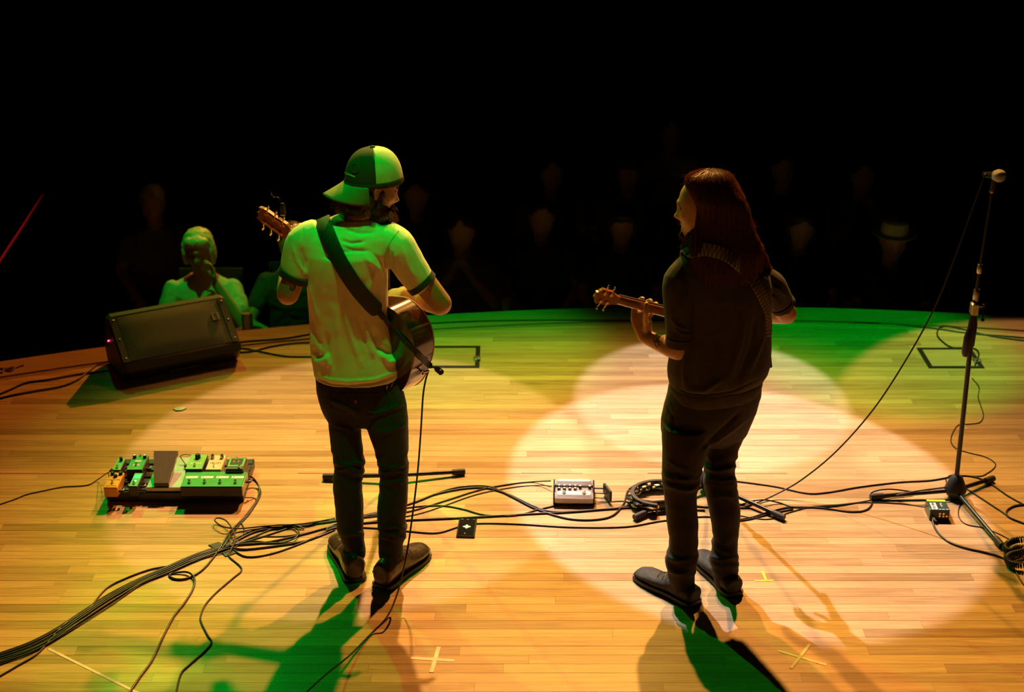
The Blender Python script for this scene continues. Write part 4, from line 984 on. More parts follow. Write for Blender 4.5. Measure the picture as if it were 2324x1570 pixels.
# ---- shoes
def shoe1(hl, te, nm_lab, wd=.108, h=.112, m=K['lea'], lace=True, emblem=None):
    up, so, M, L = shoe_mb(hl, te, wd, h)
    o = part('shoe', fused(up, .004, 2, .5, lambda co, no: no * (.0012 * nz(co, 30))), m, man_cur, auto=0)
    part('sole', so, K['sole'], o)
    if lace:
        for f in (.42, .48, .54, .60):
            z0 = h * (1.06 - (f - .42) * 1.45) + .002
            part('lace', MB().tube([M @ V((-.026, f * L, z0)), M @ V((0, f * L + .012, z0 + .006)), M @ V((.026, f * L, z0))], .0022, 6), K['lace'], o)
    return o, M, L
man_cur = man
o1, M1, L1 = shoe1(G(808, 1322), G(768, 1232), '')
o2, M2, L2 = shoe1(G(864, 1337), G(962, 1256), '')
def emblem(M, L, side, o, y=.16):
    # quarter dome of three arcs plus a small word block, as on the heel
    mb = MB(); b0 = M @ Matrix.Translation((side * .049, y * L, .052)) @ Matrix.Rotation(side * PI / 2, 4, 'Y') @ Matrix.Rotation(side * PI / 2, 4, 'Z')
    for r in (.006, .010, .014):
        mb.tube([b0 @ V((-.004 - r * math.cos(a), r * math.sin(a), 0)) for a in [PI / 2 * k / 6 for k in range(7)]], .0012, 6)
    mb.box((.008, .006, 0), (.014, .009, .002), M=b0)
    part('emblem', mb, K['emb'], o, kind='stuff')
emblem(M1, L1, 1, o1); emblem(M2, L2, -1, o2, .1); 
# ---- t-shirt
sm = MB(); R = []
for py, xl, xr, b in ((852, 714, 905, .118), (840, 712, 905, .120), (815, 708, 901, .116), (780, 704, 893, .11), (740, 702, 885, .108), (700, 700, 881, .110), (660, 697, 880, .114), (625, 695, 881, .118), (595, 693, 882, .120), (570, 690, 888, .118), (548, 684, 898, .110), (532, 688, 902, .098), (520, 700, 896, .086), (510, 716, 884, .074), (500, 738, 866, .064), (491, 758, 852, .054)):
    L_, R_ = LR(py, xl, xr, Y1 + (.01 if py < 560 else 0)); R.append(sring(L_, R_, b, 36, 2.25))
sm.rings(R)
limb(sm, [(P(712, 532, 5.51), .060), (P(688, 552, 5.50), .066), (P(676, 585, 5.49), .062), (P(671, 614, 5.475), .058), (P(670, 620, 5.475), .057)])
limb(sm, [(P(872, 535, 5.51), .062), (P(898, 555, 5.50), .072), (P(922, 592, 5.50), .067), (P(946, 628, 5.50), .060), (P(954, 637, 5.50), .058)])
sl = [([(735, 560), (765, 572), (800, 571)], 4, -.004), ([(735, 580), (760, 587), (790, 582)], 4, -.004), ([(775, 545), (795, 552), (830, 548)], 3.5, -.004), ([(778, 560), (800, 568), (840, 570)], 4, -.0035), ([(785, 520), (815, 530), (850, 528)], 4, -.003), ([(830, 585), (860, 610), (872, 650)], 5, .005), ([(846, 575), (872, 600), (880, 630)], 4, -.004),
      ([(860, 600), (840, 650), (830, 700)], 6, .003), ([(885, 560), (877, 590), (880, 620)], 2, -.004), ([(900, 570), (898, 600), (905, 625)], 4, .004), ([(915, 560), (925, 600), (940, 630)], 4, .004), ([(665, 560), (673, 590), (690, 620)], 4, .004), ([(680, 560), (683, 590), (692, 615)], 3, -.004), ([(688, 520), (685, 560), (690, 600)], 1.8, -.003),
      ([(700, 640), (712, 690), (725, 730)], 5, .003), ([(702, 700), (712, 750), (730, 790)], 6, -.004), ([(712, 790), (720, 810), (735, 808)], 6, -.008), ([(724, 820), (745, 812), (752, 835)], 8, .006), ([(780, 690), (795, 760), (820, 830)], 6, .004), ([(800, 660), (812, 720), (835, 790)], 6, -.004), ([(830, 740), (838, 780), (850, 815)], 6, .004),
      ([(850, 750), (862, 790), (895, 805)], 7, -.008), ([(862, 800), (880, 822), (900, 818)], 6, .006), ([(760, 700), (768, 770), (770, 830)], 7, .003), ([(742, 760), (745, 800), (760, 840)], 6, -.004), ([(716, 858), (750, 872), (790, 876), (850, 870), (900, 852)], 2.5, -.004), ([(716, 850), (750, 862), (790, 866), (850, 861), (903, 842)], 3, .003)]
def shirt_disp(lines):
    fl = folds(lines)
    def d(co, no): return no * (.0022 * nz(co, 9) + .0012 * nz(co, 24, 5)) + fl(co, no)
    return d
shirt = fused(sm, .0058, 5, .5, shirt_disp([(p_, w_, a_ * 1.7) for p_, w_, a_ in sl]))
so_ = part('t_shirt', shirt, K['tee'], man, auto=0, label='cream t-shirt with navy ringer cuffs')
bt = bvh(shirt)
def cuff(c, d, r, w_, par, m=K['rib'], sq=1.0):
    d = V(d).normalized(); return part('cuff', MB().tube([c - d * w_, c - d * w_ * .9, c + d * w_ * .9, c + d * w_], [r * .97, r * 1.03, r * 1.03, r * .96], 28), m, par)
c1 = P(669, 624, 5.473); cuff(c1, V((-.42, 0, -.9)), .063, .013, so_)
c2 = P(956, 641, 5.50); cuff(c2, V((.50, 0, -.62)), .060, .013, so_)
# sleeve seams and neckband
trace(bt, [(885, 631), (875, 608), (873, 585), (880, 560), (892, 540), (905, 524)], .0011, 'sleeve_seam', K.setdefault('seam_t', mat('shirt_seam', (.35, .30, .22), .9)), so_)
def drop(bv, x, y, off=.004):
    h = bv.ray_cast(V((x, y, 2.6)), V((0, 0, -1))); return (h[0] + h[1] * off, h[1]) if h[0] else None
nbp = []
for k in range(16):
    a_ = 2 * PI * k / 16; q = drop(bt, nb.x + .012 + .066 * math.cos(a_), nb.y + .015 + .062 * math.sin(a_), .001)
    if q: nbp.append(q[0])
part('neckband', MB().tube(catmull(nbp, 3, True), [(.008, .004)] * (3 * len(nbp)), 10, closed=True, hint=(0, 0, 1)), K['tee'], so_)
# ---- cap
CM = HM1 @ Matrix.Translation((0, -.006, .056)) @ Matrix.Rotation(.24, 4, 'X')
K['capd'] = mat('dark_cap_twill', (.035, .026, .020), .85, bump=.3, bscale=700)
K['capm'] = mat('pale_cap_mesh', (.62, .58, .44), .8, bump=.7, bscale=420)
def dome(a0, a1, r=1.0, na=28, nv=14, z0=-.03):
    vs = []; fs = []
    for i in range(nv + 1):
        f = i / nv; th = f * PI / 2
        for j in range(na + 1):
            a = a0 + (a1 - a0) * j / na
            rx = .092 * math.cos(th) ** .75 if th < PI / 2 - 1e-6 else 0; ry = .111 * math.cos(th) ** .75 if th < PI / 2 - 1e-6 else 0
            vs.append(V((rx * math.cos(a) * r, ry * math.sin(a) * r, z0 + .128 * math.sin(th) * r)))
    for i in range(nv):
        for j in range(na): b_ = i * (na + 1) + j; fs.append((b_, b_ + 1, b_ + na + 2, b_ + na + 1))
    return MB().add(vs, fs, CM)
def solid(o, t=.002):
    m = o.modifiers.new('thick', 'SOLIDIFY'); m.thickness = t; return o
cap = part('cap', dome(math.radians(190), math.radians(350)), K['capd'], man, auto=0, label='dark trucker cap panel worn at the back'); solid(cap)
solid(part('mesh_panel', dome(math.radians(-10), math.radians(190)), K['capm'], cap, auto=0))
part('cap_button', MB().ell((0, 0, .099), (.010, .010, .006), CM, 12, 8), K['capd'], cap)
part('cap_band', MB().tube([CM @ V((.0935 * math.cos(a), .1125 * math.sin(a), -.028)) for a in [2 * PI * k / 40 for k in range(40)]], [(.010, .0016)] * 40, 8, closed=True, hint=(CM.to_3x3() @ V((0, 0, 1)))), K['capd'], cap)
vs = []; fs = []
for i in range(9):
    for j in range(21):
        a = math.radians(205 + 130 * j / 20); f = i / 8
        ex = .085 * f * (math.sin(PI * j / 20) ** .45)
        x, y = .092 * math.cos(a), .111 * math.sin(a) - ex
        vs.append(CM @ V((x * (1 + .10 * f), y, -.030 - .030 * f * (abs(x) / .09) ** 2 * 1.3 - .034 * f)))
for i in range(8):
    for j in range(20): b_ = i * 21 + j; fs.append((b_, b_ + 1, b_ + 22, b_ + 21))
K['brim'] = mat('tan_brim', (.20, .15, .08), .8, bump=.2, bscale=600)
br = solid(part('brim', MB().add(vs, fs), K['brim'], cap, auto=0), .003)
bc = bvh(dome(math.radians(190), math.radians(350), 1.0))
mbx = MB()
for i, ch in enumerate('UTTERSHAKES'):
    q = on(bc, 781 + i * 2.45, 391.5 + i * .95, .0015)
    if q:
        u = V((.55, -.8, -.05)).normalized(); n_ = q[1]; u = (u - n_ * u.dot(n_)).normalized(); v_ = n_.cross(u)
        Mx = Matrix(((u.x, v_.x, n_.x, q[0].x), (u.y, v_.y, n_.y, q[0].y), (u.z, v_.z, n_.z, q[0].z), (0, 0, 0, 1))); mbx.join(text_mb(ch, .0085, Mx))
if mbx.v: part('cap_lettering', mbx, K['white'], cap, smooth=False)
q = on(bc, 806, 381, .001)
if q: 
    n_ = q[1]; u = n_.orthogonal().normalized(); v_ = n_.cross(u)
    part('cap_emblem', MB().tube([q[0] + (u * math.cos(a) + v_ * math.sin(a)) * .017 for a in [2 * PI * k / 20 for k in range(20)]], .0011, 6, closed=True), K.setdefault('darkthread', mat('dark_thread', (.06, .06, .05), .7)), cap)
# ---- hair and beard
hr = random.Random(5)
def hbase(ops, vox=.006): 
    mb = MB()
    for c, r in ops: mb.ell(c, r, HM1, 18, 12)
    return fused(mb, vox, 3, .5, lambda co, no: no * (.003 * nz(co, 60) + .002 * nz(co, 130, 2)))
hb = hbase([((0, -.045, -.045), (.072, .062, .055)), ((.035, -.06, -.075), (.04, .04, .04)), ((-.045, -.05, -.085), (.045, .045, .045)), ((.066, -.028, -.035), (.018, .03, .04)), ((-.066, -.028, -.035), (.018, .03, .04)), ((.072, .012, -.01), (.010, .014, .03)), ((-.072, .012, -.01), (.010, .014, .03))])
ho = part('hair', hb, K['hairb'], man, auto=0, label='dark brown hair under the cap')
bd = hbase([((0, .068, -.115), (.046, .042, .05)), ((0, .07, -.155), (.036, .034, .04)), ((.052, .03, -.085), (.024, .042, .045)), ((-.052, .03, -.085), (.024, .042, .045)), ((.066, .008, -.05), (.013, .018, .04)), ((-.066, .008, -.05), (.013, .018, .04)), ((.024, .086, -.056), (.016, .010, .008)), ((-.024, .086, -.056), (.016, .010, .008)), ((.034, .078, -.08), (.014, .02, .025)), ((-.034, .078, -.08), (.014, .02, .025))])
bo = part('beard', bd, K['hairb'], man, auto=0, label='full brown beard')
def curls(base, n, L, down, wav, r, seed):
    rr = random.Random(seed); out = []
    for _ in range(n):
        i = rr.randrange(len(base.v)); p = V(base.v[i])
        c = HM1 @ V((0, 0, -.03)); o_ = (p - c).normalized(); d = (o_ * .6 + V(down)).normalized(); a = d.orthogonal().normalized(); b_ = d.cross(a); ph = rr.random() * 6
        ll = L * rr.uniform(.5, 1.2)
        out.append([p + d * ll * t + (a * math.cos(ph + t * 9) + b_ * math.sin(ph + t * 9)) * wav * t for t in (0, .2, .4, .6, .8, 1)])
    return strands(out, r, 3)
part('hair_strands', curls(hb, 900, .035, (0, 0, -.6), .006, .0007, 1), K['hairbs'], ho, auto=0, kind='stuff')
part('beard_strands', curls(bd, 1100, .028, (.1, .1, -.8), .004, .0006, 2), K['hairbs'], bo, auto=0, kind='stuff')
# loose curls at the nape under the brim
cu = []
for k in range(60):
    p = P(hr.uniform(758, 782), hr.uniform(442, 456), 5.47 + hr.uniform(-.02, .04)); ph = hr.random() * 6; ll = hr.uniform(.02, .055)
    cu.append([p + V((-.003 * t + .006 * math.cos(ph + t * 1.6), .006 * math.sin(ph + t * 1.6), -ll * t / 5)) for t in range(6)])
part('hair_curls', strands(cu, .0011, 4), K['hairbs'], ho, auto=0, kind='stuff')
# arm hair catching the light
ah = []
for _ in range(900):
    i = hr.randrange(len(sk1.v)); p = V(sk1.v[i])
    dmin = min((p - A['lel']).length, (p - A['rel']).length, (p - A['rel'].lerp(A['rwr'], .5)).length)
    if dmin > .085 or p.z < .6: continue
    cc = A['lel'] if (p - A['lel']).length < .12 else A['rel'].lerp(A['rwr'], .3); o_ = (p - cc).normalized()
    d = (o_ + V((hr.uniform(-.4, .4), hr.uniform(-.4, .4), hr.uniform(-.9, .1)))).normalized()
    ah.append([p, p + d * .006, p + d * .011 + V((0, 0, -.002))])
part('arm_hair', strands(ah, .00028, 3), K.setdefault('fuzz', mat('fair_arm_hair', (.35, .20, .08), .5)), man, auto=0, kind='stuff')
# ================================================================== acoustic guitar with slotted headstock
tail = P(974, 828, 5.50)
best = None
for k in range(60):
    y_ = 5.6 + k * .02; p = P(607, 476, y_); e_ = abs((p - tail).length - 1.02)
    if best is None or e_ < best[0]: best = (e_, p)
gh = best[1]; ga = (gh - tail).normalized()
gnt = V((.747, .664, 0)); gnt = (gnt - ga * gnt.dot(ga)).normalized()       # top plate faces away
GMX = frame(tail, ga, gnt)      # local y: towards headstock, z: out of the top plate
K['gback'] = mat('dark_mahogany_gloss', (.055, .017, .008), .16, var=.35, scale=14, coat=.8)
K['gtop'] = mat('spruce_top', (.42, .24, .09), .25, var=.15, scale=20, coat=.5)
K['gbind'] = mat('cream_binding', (.62, .52, .36), .4)
K['gneck'] = mat('mahogany_neck', (.26, .095, .035), .35, var=.25, scale=30)
K['fret'] = mat('fretboard', (.02, .012, .009), .5)
def outline(n=72, L=.50, wl=.20, wu=.145, ww=.118, tail0=0.0):
    pts = []
    prof = [(0, 0), (.0, .05), (.01, .10), (.035, .150), (.08, .185), (.14, 1.0 * wl), (.20, .190), (.26, .150), (.305, ww), (.35, .124), (.40, wu), (.45, .135), (.485, .10), (.5, .05), (.5, 0)]
    prof = [(y * L / .5 + tail0, x * (1 if i in (5, 8, 10) else wl / .2)) for i, (y, x) in enumerate(prof)]
    c = catmull([V((x, y, 0)) for y, x in prof], 5)
    right = [(p.x, p.y) for p in c]
    return right + [(-x, y) for x, y in right[-2:0:-1]]
ol = outline()
gt = thing('acoustic_guitar', 'dark glossy acoustic guitar held by the person in the cap', 'guitar', tail, M=GMX)
D = .105
part('rim', MB().rings([[V((x, y, -D)) for x, y in ol], [V((x, y, 0)) for x, y in ol]], False, False), K['gback'], gt, local=True, auto=60)
def plate(z, bulge, m, nm):
    cx_, cy_ = 0, .25; R = []
    for f in (1, .9, .7, .45, .2, .05): R.append([V((x * f, cy_ + (y - cy_) * f, z + bulge * (1 - f * f))) for x, y in ol])
    return part(nm, MB().rings(R, False, True), m, gt, local=True, auto=60)
plate(-D, -.012, K['gback'], 'back_plate'); tpl = plate(0, .003, K['gtop'], 'top_plate')
for z in (0,): part('binding', MB().tube([(x, y, z) for x, y in ol], .0028, 6, closed=True), K['gbind'], gt, local=True)
part('soundhole_rosette', MB().lathe([(.05, .0032), (.05, .0045), (.044, .0045), (.044, .0032)], 30, Matrix.Translation((0, .33, 0)), cap=False), K['fret'], tpl, local=True)
part('soundhole', MB().lathe([(.044, .0034), (.044, .0038)], 30, Matrix.Translation((0, .33, 0))), K['black'], tpl, local=True)
part('bridge', MB().box((0, .15, .008), (.15, .028, .01), bev=.003), K['fret'], tpl, local=True)
nk = part('neck', MB().tube([(0, .46, -.018), (0, .50, -.010), (0, .54, -.004), (0, .70, -.003), (0, .835, -.002)], [(.028, .045), (.028, .026), (.0275, .018), (.0255, .0165), (.0225, .0155)], 16, hint=(1, 0, 0)), K['gneck'], gt, local=True)
part('fretboard', MB().rings([[V((s * w_, y, z)) for s, z in ((-1, .006), (1, .006), (1, .013), (-1, .013))] for y, w_ in ((.38, .029), (.84, .022))]), K['fret'], nk, local=True, smooth=False)
for k in range(16):
    part('fret', MB().box((0, .84 - .645 * (1 - 2 ** (-(k + 1) / 12)), .0135), (.05, .0015, .0016)), K['steel'], nk, local=True, smooth=False)
for i in range(6):
    xx = -.026 + i * .0104
    part('string', MB().tube([(xx, .15, .015), (xx * .72, .845, .0165), (xx * .6, .90 + (i % 3) * .03, .010)], .0006, 5), K['gold'], gt, local=True)
# headstock with three slots of tuners each side
hs = part('headstock', MB(), K['gneck'], gt, local=True) if False else None
hp = [(-.022, .835), (-.030, .86), (-.037, .88), (-.036, 1.0), (-.028, 1.025), (-.010, 1.018), (0, 1.028), (.010, 1.018), (.028, 1.025), (.036, 1.0), (.037, .88), (.030, .86), (.022, .835)]
MH = Matrix.Translation((0, .84, 0)) @ Matrix.Rotation(-.2, 4, 'X') @ Matrix.Translation((0, -.84, 0))
hs = part('headstock', MB().prism(hp, -.012, .004, MH), K['gneck'], gt, local=True, smooth=False)
for s in (-1, 1):
    part('tuner_plate', MB().box((s * .024, .94, -.0135), (.014, .11, .003), M=MH, bev=.001), K['gold'], hs, local=True)
    for k in range(3):
        y = .898 + k * .042
        part('tuner', MB().tube([MH @ V((s * .022, y, -.017)), MH @ V((s * .045, y, -.013))], .0028, 8).lathe([(.0075, -.021), (.0075, -.0135)], 12, MH @ Matrix.Translation((s * .022, y, 0))).ell((s * .056, y, -.012), (.012, .0045, .008), MH, 12, 8).tube([MH @ V((s * .022, y, .004)), MH @ V((s * .022, y, .018))], .003, 8), K['gold'], hs, local=True)
part('strap_pin', MB().lathe([(.004, 0), (.004, -.008), (.008, -.012), (.008, -.016), (.003, -.018)], 12, Matrix.Translation((0, 0, -D / 2)) @ Matrix.Rotation(PI / 2, 4, 'X') @ Matrix.Diagonal((1, 1, -1, 1))) , K['chrome'], gt, local=True)
# clip-on tuner on the headstock
ct = P(642, 487, gh.y - .04)
tu = thing('clip_tuner', 'small rounded clip-on tuner standing on the guitar headstock', 'tuner', ct)
part('casing', MB().tube([P(643, 486, gh.y - .04), P(642.5, 478, gh.y - .04), P(641.5, 466, gh.y - .04), P(641, 461, gh.y - .04)], [(.011, .008), (.0125, .009), (.012, .009), (.007, .005)], 14), K['black'], tu)
part('clip', MB().box(ct, (.02, .014, .008), bev=.002), K['steel'], tu)
part('string_end', MB().tube(catmull([P(637, 466, gh.y - .03), P(634, 452, gh.y - .02), P(628, 446, gh.y - .01), P(620, 448, gh.y)], 4), .0009, 5).tube(catmull([P(622, 446, gh.y - .01), P(617, 443, gh.y), P(616, 436, gh.y)], 4), .0007, 5), K['gold'], tu, kind='stuff')
# ---- guitar strap over the left shoulder
path = [(727, 494), (733, 503), (741, 524), (752, 552), (766, 582), (783, 612), (803, 643), (822, 668), (843, 692), (858, 706)]
pp, nn = [], []
for x, y in path:
    q = on(bt, x, y, .006)
    if q: pp.append(q[0]); nn.append(q[1])
qs = [drop(bt, pp[0].x + dx, pp[0].y + dy, .006) for dx, dy in ((.0, .03), (.004, .07), (.01, .10))]
qs = [q for q in qs if q]
top0 = [q[0] for q in qs] + [P(740, 560, 5.655), P(765, 640, 5.68)]; tn0 = [q[1] for q in qs] + [V((0, 1, .2)), V((0, 1, 0))]
full = catmull(top0[::-1] + pp, 4)
nfull = []
nsrc = tn0[::-1] + nn
for i in range(len(full)):
    f = i / 4; a_ = min(int(f), len(nsrc) - 2); u = f - a_; nfull.append((nsrc[a_].lerp(nsrc[a_ + 1], u)).normalized())
st = thing('guitar_strap', 'wide black padded guitar strap across the back of the cream t-shirt', 'strap', pp[4])
wds = [.060] * len(full); wds[-2] = .05; wds[-1] = .03
part('pad', strap_mb(full, nfull, wds, .008), K['strapb'], st)
pin = GMX @ V((0, -.016, -D / 2))
gm = MB()
for z in (-D, 0): gm.rings([[GMX @ V((x, y, z)) for x, y in ol], [GMX @ V((x * .99, .25 + (y - .25) * .99, z - (.002 if z < 0 else 0))) for x, y in ol]], True, True)
gm.rings([[GMX @ V((x, y, -D)) for x, y in ol], [GMX @ V((x, y, 0)) for x, y in ol]], False, False)
bg = bvh(gm)
e0 = pp[-1]; tq = [(e0, nn[-1])]
for x, y in ((888, 738), (906, 757), (925, 778), (943, 798), (958, 813), (972, 826)):
    q = on(bg, x, y, .006)
    if q: tq.append(q)
tq += [(P(990, 836, tail.y - .02), tq[-1][1]), (P(1005, 848, tail.y - .02), tq[-1][1])]
tp_ = catmull([q[0] for q in tq], 4); tn_ = [tq[min(i // 4, len(tq) - 1)][1] for i in range(len(tp_))]
tn_ = [(tn_[max(0, i - 2)] + tn_[i] + tn_[min(len(tn_) - 1, i + 2)]).normalized() for i in range(len(tn_))]
part('tail_band', strap_mb(tp_, tn_, [.024] * (len(tp_) - 1) + [.012], .004), K['strapb'], st)
part('pin_slot', MB().box(P(1000, 839, pin.y), (.006, .003, .004)), K['chrome'], st, smooth=False)
# hanging dark gig pouch below the guitar strap
# ---- instrument lead from the end pin to the floor
cab = [pin + V((0, -.004, -.006)), P(972, 842, 5.47), P(966, 862, 5.455), P(960, 900, 5.44), P(955, 980, 5.42), P(948, 1070, 5.38), P(936, 1170, 5.30), P(922, 1262, 5.22), P(902, 1345, 5.10), P(878, 1400, 5.0), G(840, 1440, .006), G(790, 1490, .03), G(740, 1530, .08), P(680, 1585, 4.45)]
cable(cab, .0036, 'instrument lead hanging from the guitar of the person in the cap', raw=True, m=K['braid'])
part('plug', MB().tube([pin, P(972, 842, 5.47), P(968, 856, 5.46)], [.006, .0055, .004], 10), K['gold'], gt)
# belt wires under the hem
trace(bj, [(878, 858), (878, 872), (876, 884)], .0012, 'earphone_wire', K['chrome'], man, .004)
trace(bj, [(897, 856), (890, 870), (886, 878)], .0014, 'earphone_wire', K['gold'], man, .004)
# ================================================================== long haired man
man2 = thing('person', 'person with long auburn hair in dark clothes playing a small guitar', 'person', G(1610, 1365)); man_cur = man2
HM2 = frame(P(1598, 470, 5.40), V((-.93, .34, -.10)), V((.05, 0, 1)))
sk = head_mb(HM2, ears=False)
nb2, nt2 = P(1632, 580, 5.41), P(1618, 520, 5.41)
limb(sk, [(nb2 + V((0, 0, -.05)), .060), (nb2, .056), (nt2, .054)])
def LR2(pl, pr, Yl, Yr): return P(*pl, Yl), P(*pr, Yr)
tors2 = [((1527, 884), (1722, 852), .125), ((1523, 866), (1734, 832), .136), ((1522, 846), (1739, 815), .138), ((1529, 800), (1742, 778), .130), ((1536, 745), (1742, 738), .124), ((1537, 695), (1742, 700), .122), ((1534, 655), (1745, 672), .122), ((1534, 622), (1746, 645), .115), ((1543, 597), (1738, 618), .100), ((1562, 578), (1715, 596), .082), ((1590, 566), (1690, 580), .06)]
R = []
for l, r, b in tors2:
    L_, R_ = LR2(l, r, 5.31, 5.45); c_ = (L_ + R_) / 2; R.append(sring(c_ + (L_ - c_) * .84, c_ + (R_ - c_) * .84, b * .78, 20))
sk.rings(R[:-1])
B = {}
B['lsh'], B['lel'], B['lwr'] = P(1552, 632, 5.33), P(1551, 797, 5.30), P(1463, 764, 5.46)
B['rsh'], B['rel'], B['rwr'] = P(1742, 650, 5.47), P(1787, 713, 5.52), P(1700, 708, 5.76)
limb(sk, [(B['lsh'], .046), (B['lsh'].lerp(B['lel'], .5), .046), (B['lel'], .040)])
limb(sk, [(B['lel'], .041), (B['lel'].lerp(B['lwr'], .3), .042), (B['lel'].lerp(B['lwr'], .7), .033), (B['lwr'], (.027, .024))])
limb(sk, [(B['rsh'], .046), (B['rsh'].lerp(B['rel'], .5), .044), (B['rel'], .038)])
limb(sk, [(B['rel'], .038), (B['rel'].lerp(B['rwr'], .3), .041), (B['rwr'], .027)])
hand(sk, frame(B['rwr'], V((-.8, .3, -.2)), V((-.2, -.5, .8))), 1, (.4, .5, .4))
# fretting hand
limb(sk, [(P(1463, 766, 5.460), (.026, .024)), (P(1461, 748, 5.465), (.036, .022)), (P(1456, 730, 5.475), (.040, .017)), (P(1452, 722, 5.482), (.038, .013))], 16)
limb(sk, [(P(1470, 752, 5.450), .018), (P(1468, 735, 5.435), .016)], 12)
for f_ in ([(1438, 728, 5.475), (1437, 708, 5.495), (1444, 688, 5.502), (1457, 676, 5.482), (1461, 680, 5.467)], [(1449, 726, 5.485), (1450, 706, 5.510), (1462, 688, 5.512), (1476, 681, 5.488), (1479, 686, 5.472)],
           [(1460, 728, 5.485), (1464, 709, 5.512), (1478, 694, 5.510), (1489, 688, 5.488), (1491, 693, 5.475)], [(1468, 734, 5.480), (1475, 717, 5.502), (1488, 705, 5.504), (1498, 698, 5.490)]):
    finger(sk, [P(*p) for p in f_], .0088)
finger(sk, [P(1468, 742, 5.440), P(1465, 726, 5.415), P(1466, 709, 5.403), P(1467, 694, 5.406), P(1467.5, 688, 5.412)], .0112)
legs2 = {'L': [(960, 1503, 1615), (995, 1502, 1612), (1027, 1503, 1604), (1059, 1503, 1594), (1080, 1502, 1590), (1100, 1503, 1586), (1123, 1507, 1581), (1155, 1510, 1583), (1187, 1513, 1585), (1219, 1518, 1585), (1250, 1516, 1584), (1268, 1509, 1583), (1284, 1511, 1581), (1300, 1514, 1578), (1325, 1521, 1577), (1346, 1528, 1577)],
         'R': [(960, 1600, 1693), (995, 1606, 1685), (1027, 1602, 1674), (1059, 1597, 1668), (1080, 1595, 1671), (1100, 1597, 1674), (1123, 1602, 1676), (1155, 1608, 1680), (1187, 1614, 1679), (1219, 1618, 1676), (1250, 1613, 1674), (1268, 1609, 1677), (1284, 1613, 1676), (1300, 1617, 1674), (1322, 1622, 1676), (1336, 1626, 1675)]}
def legY2(py, top, bot): f = min(1, max(0, (py - 940) / 400)); return top + (bot - top) * f
LT, LB, RT, RB = 5.34, 5.195, 5.44, 5.27
for s_, yt, yb in (('L', LT, LB), ('R', RT, RB)):
    pts = []
    for py, xl, xr in legs2[s_][::3]:
        Y_ = legY2(py, yt, yb); pts.append((P((xl + xr) / 2, py, Y_), (xr - xl) / 2 / ppm(1600, py, Y_) * .70))
    limb(sk, pts)
f2L, f2R = (G(1578, 1372), G(1449, 1306)), (G(1664, 1352), G(1585, 1264))
for hl, te in (f2L, f2R): limb(sk, [(hl.lerp(te, .25) + V((0, 0, .05)), .028), (hl.lerp(te, .72) + V((0, 0, .035)), .016)])
sk2 = fused(sk, .0048, 2, .5)
part('body', sk2, K['skin2'], man2, auto=0); eyes(HM2, man2, 1.0, K['skin2'])
bs2 = bvh(sk2)
for pth_ in ([(1483, 770), (1487, 780), (1492, 790)], [(1490, 768), (1494, 778), (1497, 786)], [(1486, 775), (1493, 776), (1498, 774)]): tattoo(bs2, pth_, .004, man2)
tattoo(bs2, [(1772, 704), (1780, 700), (1789, 703), (1793, 708), (1786, 711), (1776, 709)], .007, man2)
# ---- trousers
jm = MB(); R = []
for l, r, b in (((1524, 880), (1722, 850), .118), ((1520, 905), (1719, 888), .124), ((1512, 932), (1709, 920), .126), ((1506, 960), (1698, 950), .118), ((1505, 985), (1688, 978), .10), ((1515, 1003), (1672, 1000), .075)):
    L_, R_ = LR2(l, r, LT - .01, RT + .01); R.append(sring(L_, R_, b, 32, 2.35))
jm.rings(R)
for s_, yt, yb in (('L', LT, LB), ('R', RT, RB)):
    R = []
    for py, xl, xr in legs2[s_]:
        Y_ = legY2(py, yt, yb); L_, R_ = LR(py, xl, xr, Y_); R.append(sring(L_, R_, (xr - xl) / 2 / ppm(1600, py, Y_) * 1.05, 24, 2.15))
    jm.rings(R)
jl2 = [([(1680, 935), (1640, 975), (1590, 1020)], 5, -.006), ([(1690, 955), (1650, 985), (1615, 1010)], 4, .004), ([(1505, 1075), (1530, 1090), (1580, 1085)], 4, .005), ([(1505, 1095), (1540, 1110), (1578, 1112)], 4, .004), ([(1600, 1060), (1630, 1068), (1668, 1058)], 4, .005), ([(1600, 1082), (1640, 1092), (1672, 1086)], 4, .004), ([(1510, 1040), (1540, 1060), (1570, 1066)], 4, .003),
       ([(1512, 1262), (1535, 1272), (1570, 1268)], 5, .006), ([(1520, 1295), (1545, 1300), (1572, 1295)], 4, .005), ([(1612, 1262), (1640, 1270), (1672, 1264)], 5, .005), ([(1512, 925), (1530, 950), (1525, 985)], 3, -.004), ([(1620, 1130), (1640, 1125), (1670, 1130)], 4, .003)]
tro = fused(jm, .0062, 3, .5, jeans_disp([(p_, w_, a_ * 1.6) for p_, w_, a_ in jl2], P(1600, 1080, 5.3).z, P(1600, 1275, 5.22).z))
to = part('trousers', tro, K['denim2'], man2, auto=0, label='dark brown trousers'); btr = bvh(tro)
trace(btr, [(1516, 900), (1524, 920), (1530, 950)], .0012, 'pocket_seam', K['stitch'], to)
trace(btr, [(1640, 905), (1642, 940), (1628, 985), (1600, 1020)], .0012, 'seat_seam', K['stitch'], to)
K['canvas'] = mat('dark_canvas_shoe', (.022, .017, .014), .7, var=.3, scale=60, bump=.3, bscale=500)
def shoe2(hl, te):
    up, so, M, L = shoe_mb(hl, te, .100, .078)
    o = part('shoe', fused(up, .004, 2, .5, lambda co, no: no * (.0025 * nz(co, 26) + .0012 * nz(co, 60, 4))), K['canvas'], man2, auto=0)
    part('sole', so, K['sole'], o)
    for f in (.46, .53, .60):
        z0 = .078 * (1.04 - (f - .42) * 1.45) + .002; part('lace', MB().tube([M @ V((-.022, f * L, z0)), M @ V((0, f * L + .008, z0 + .006)), M @ V((.022, f * L, z0))], .002, 6), K['strapb'], o)
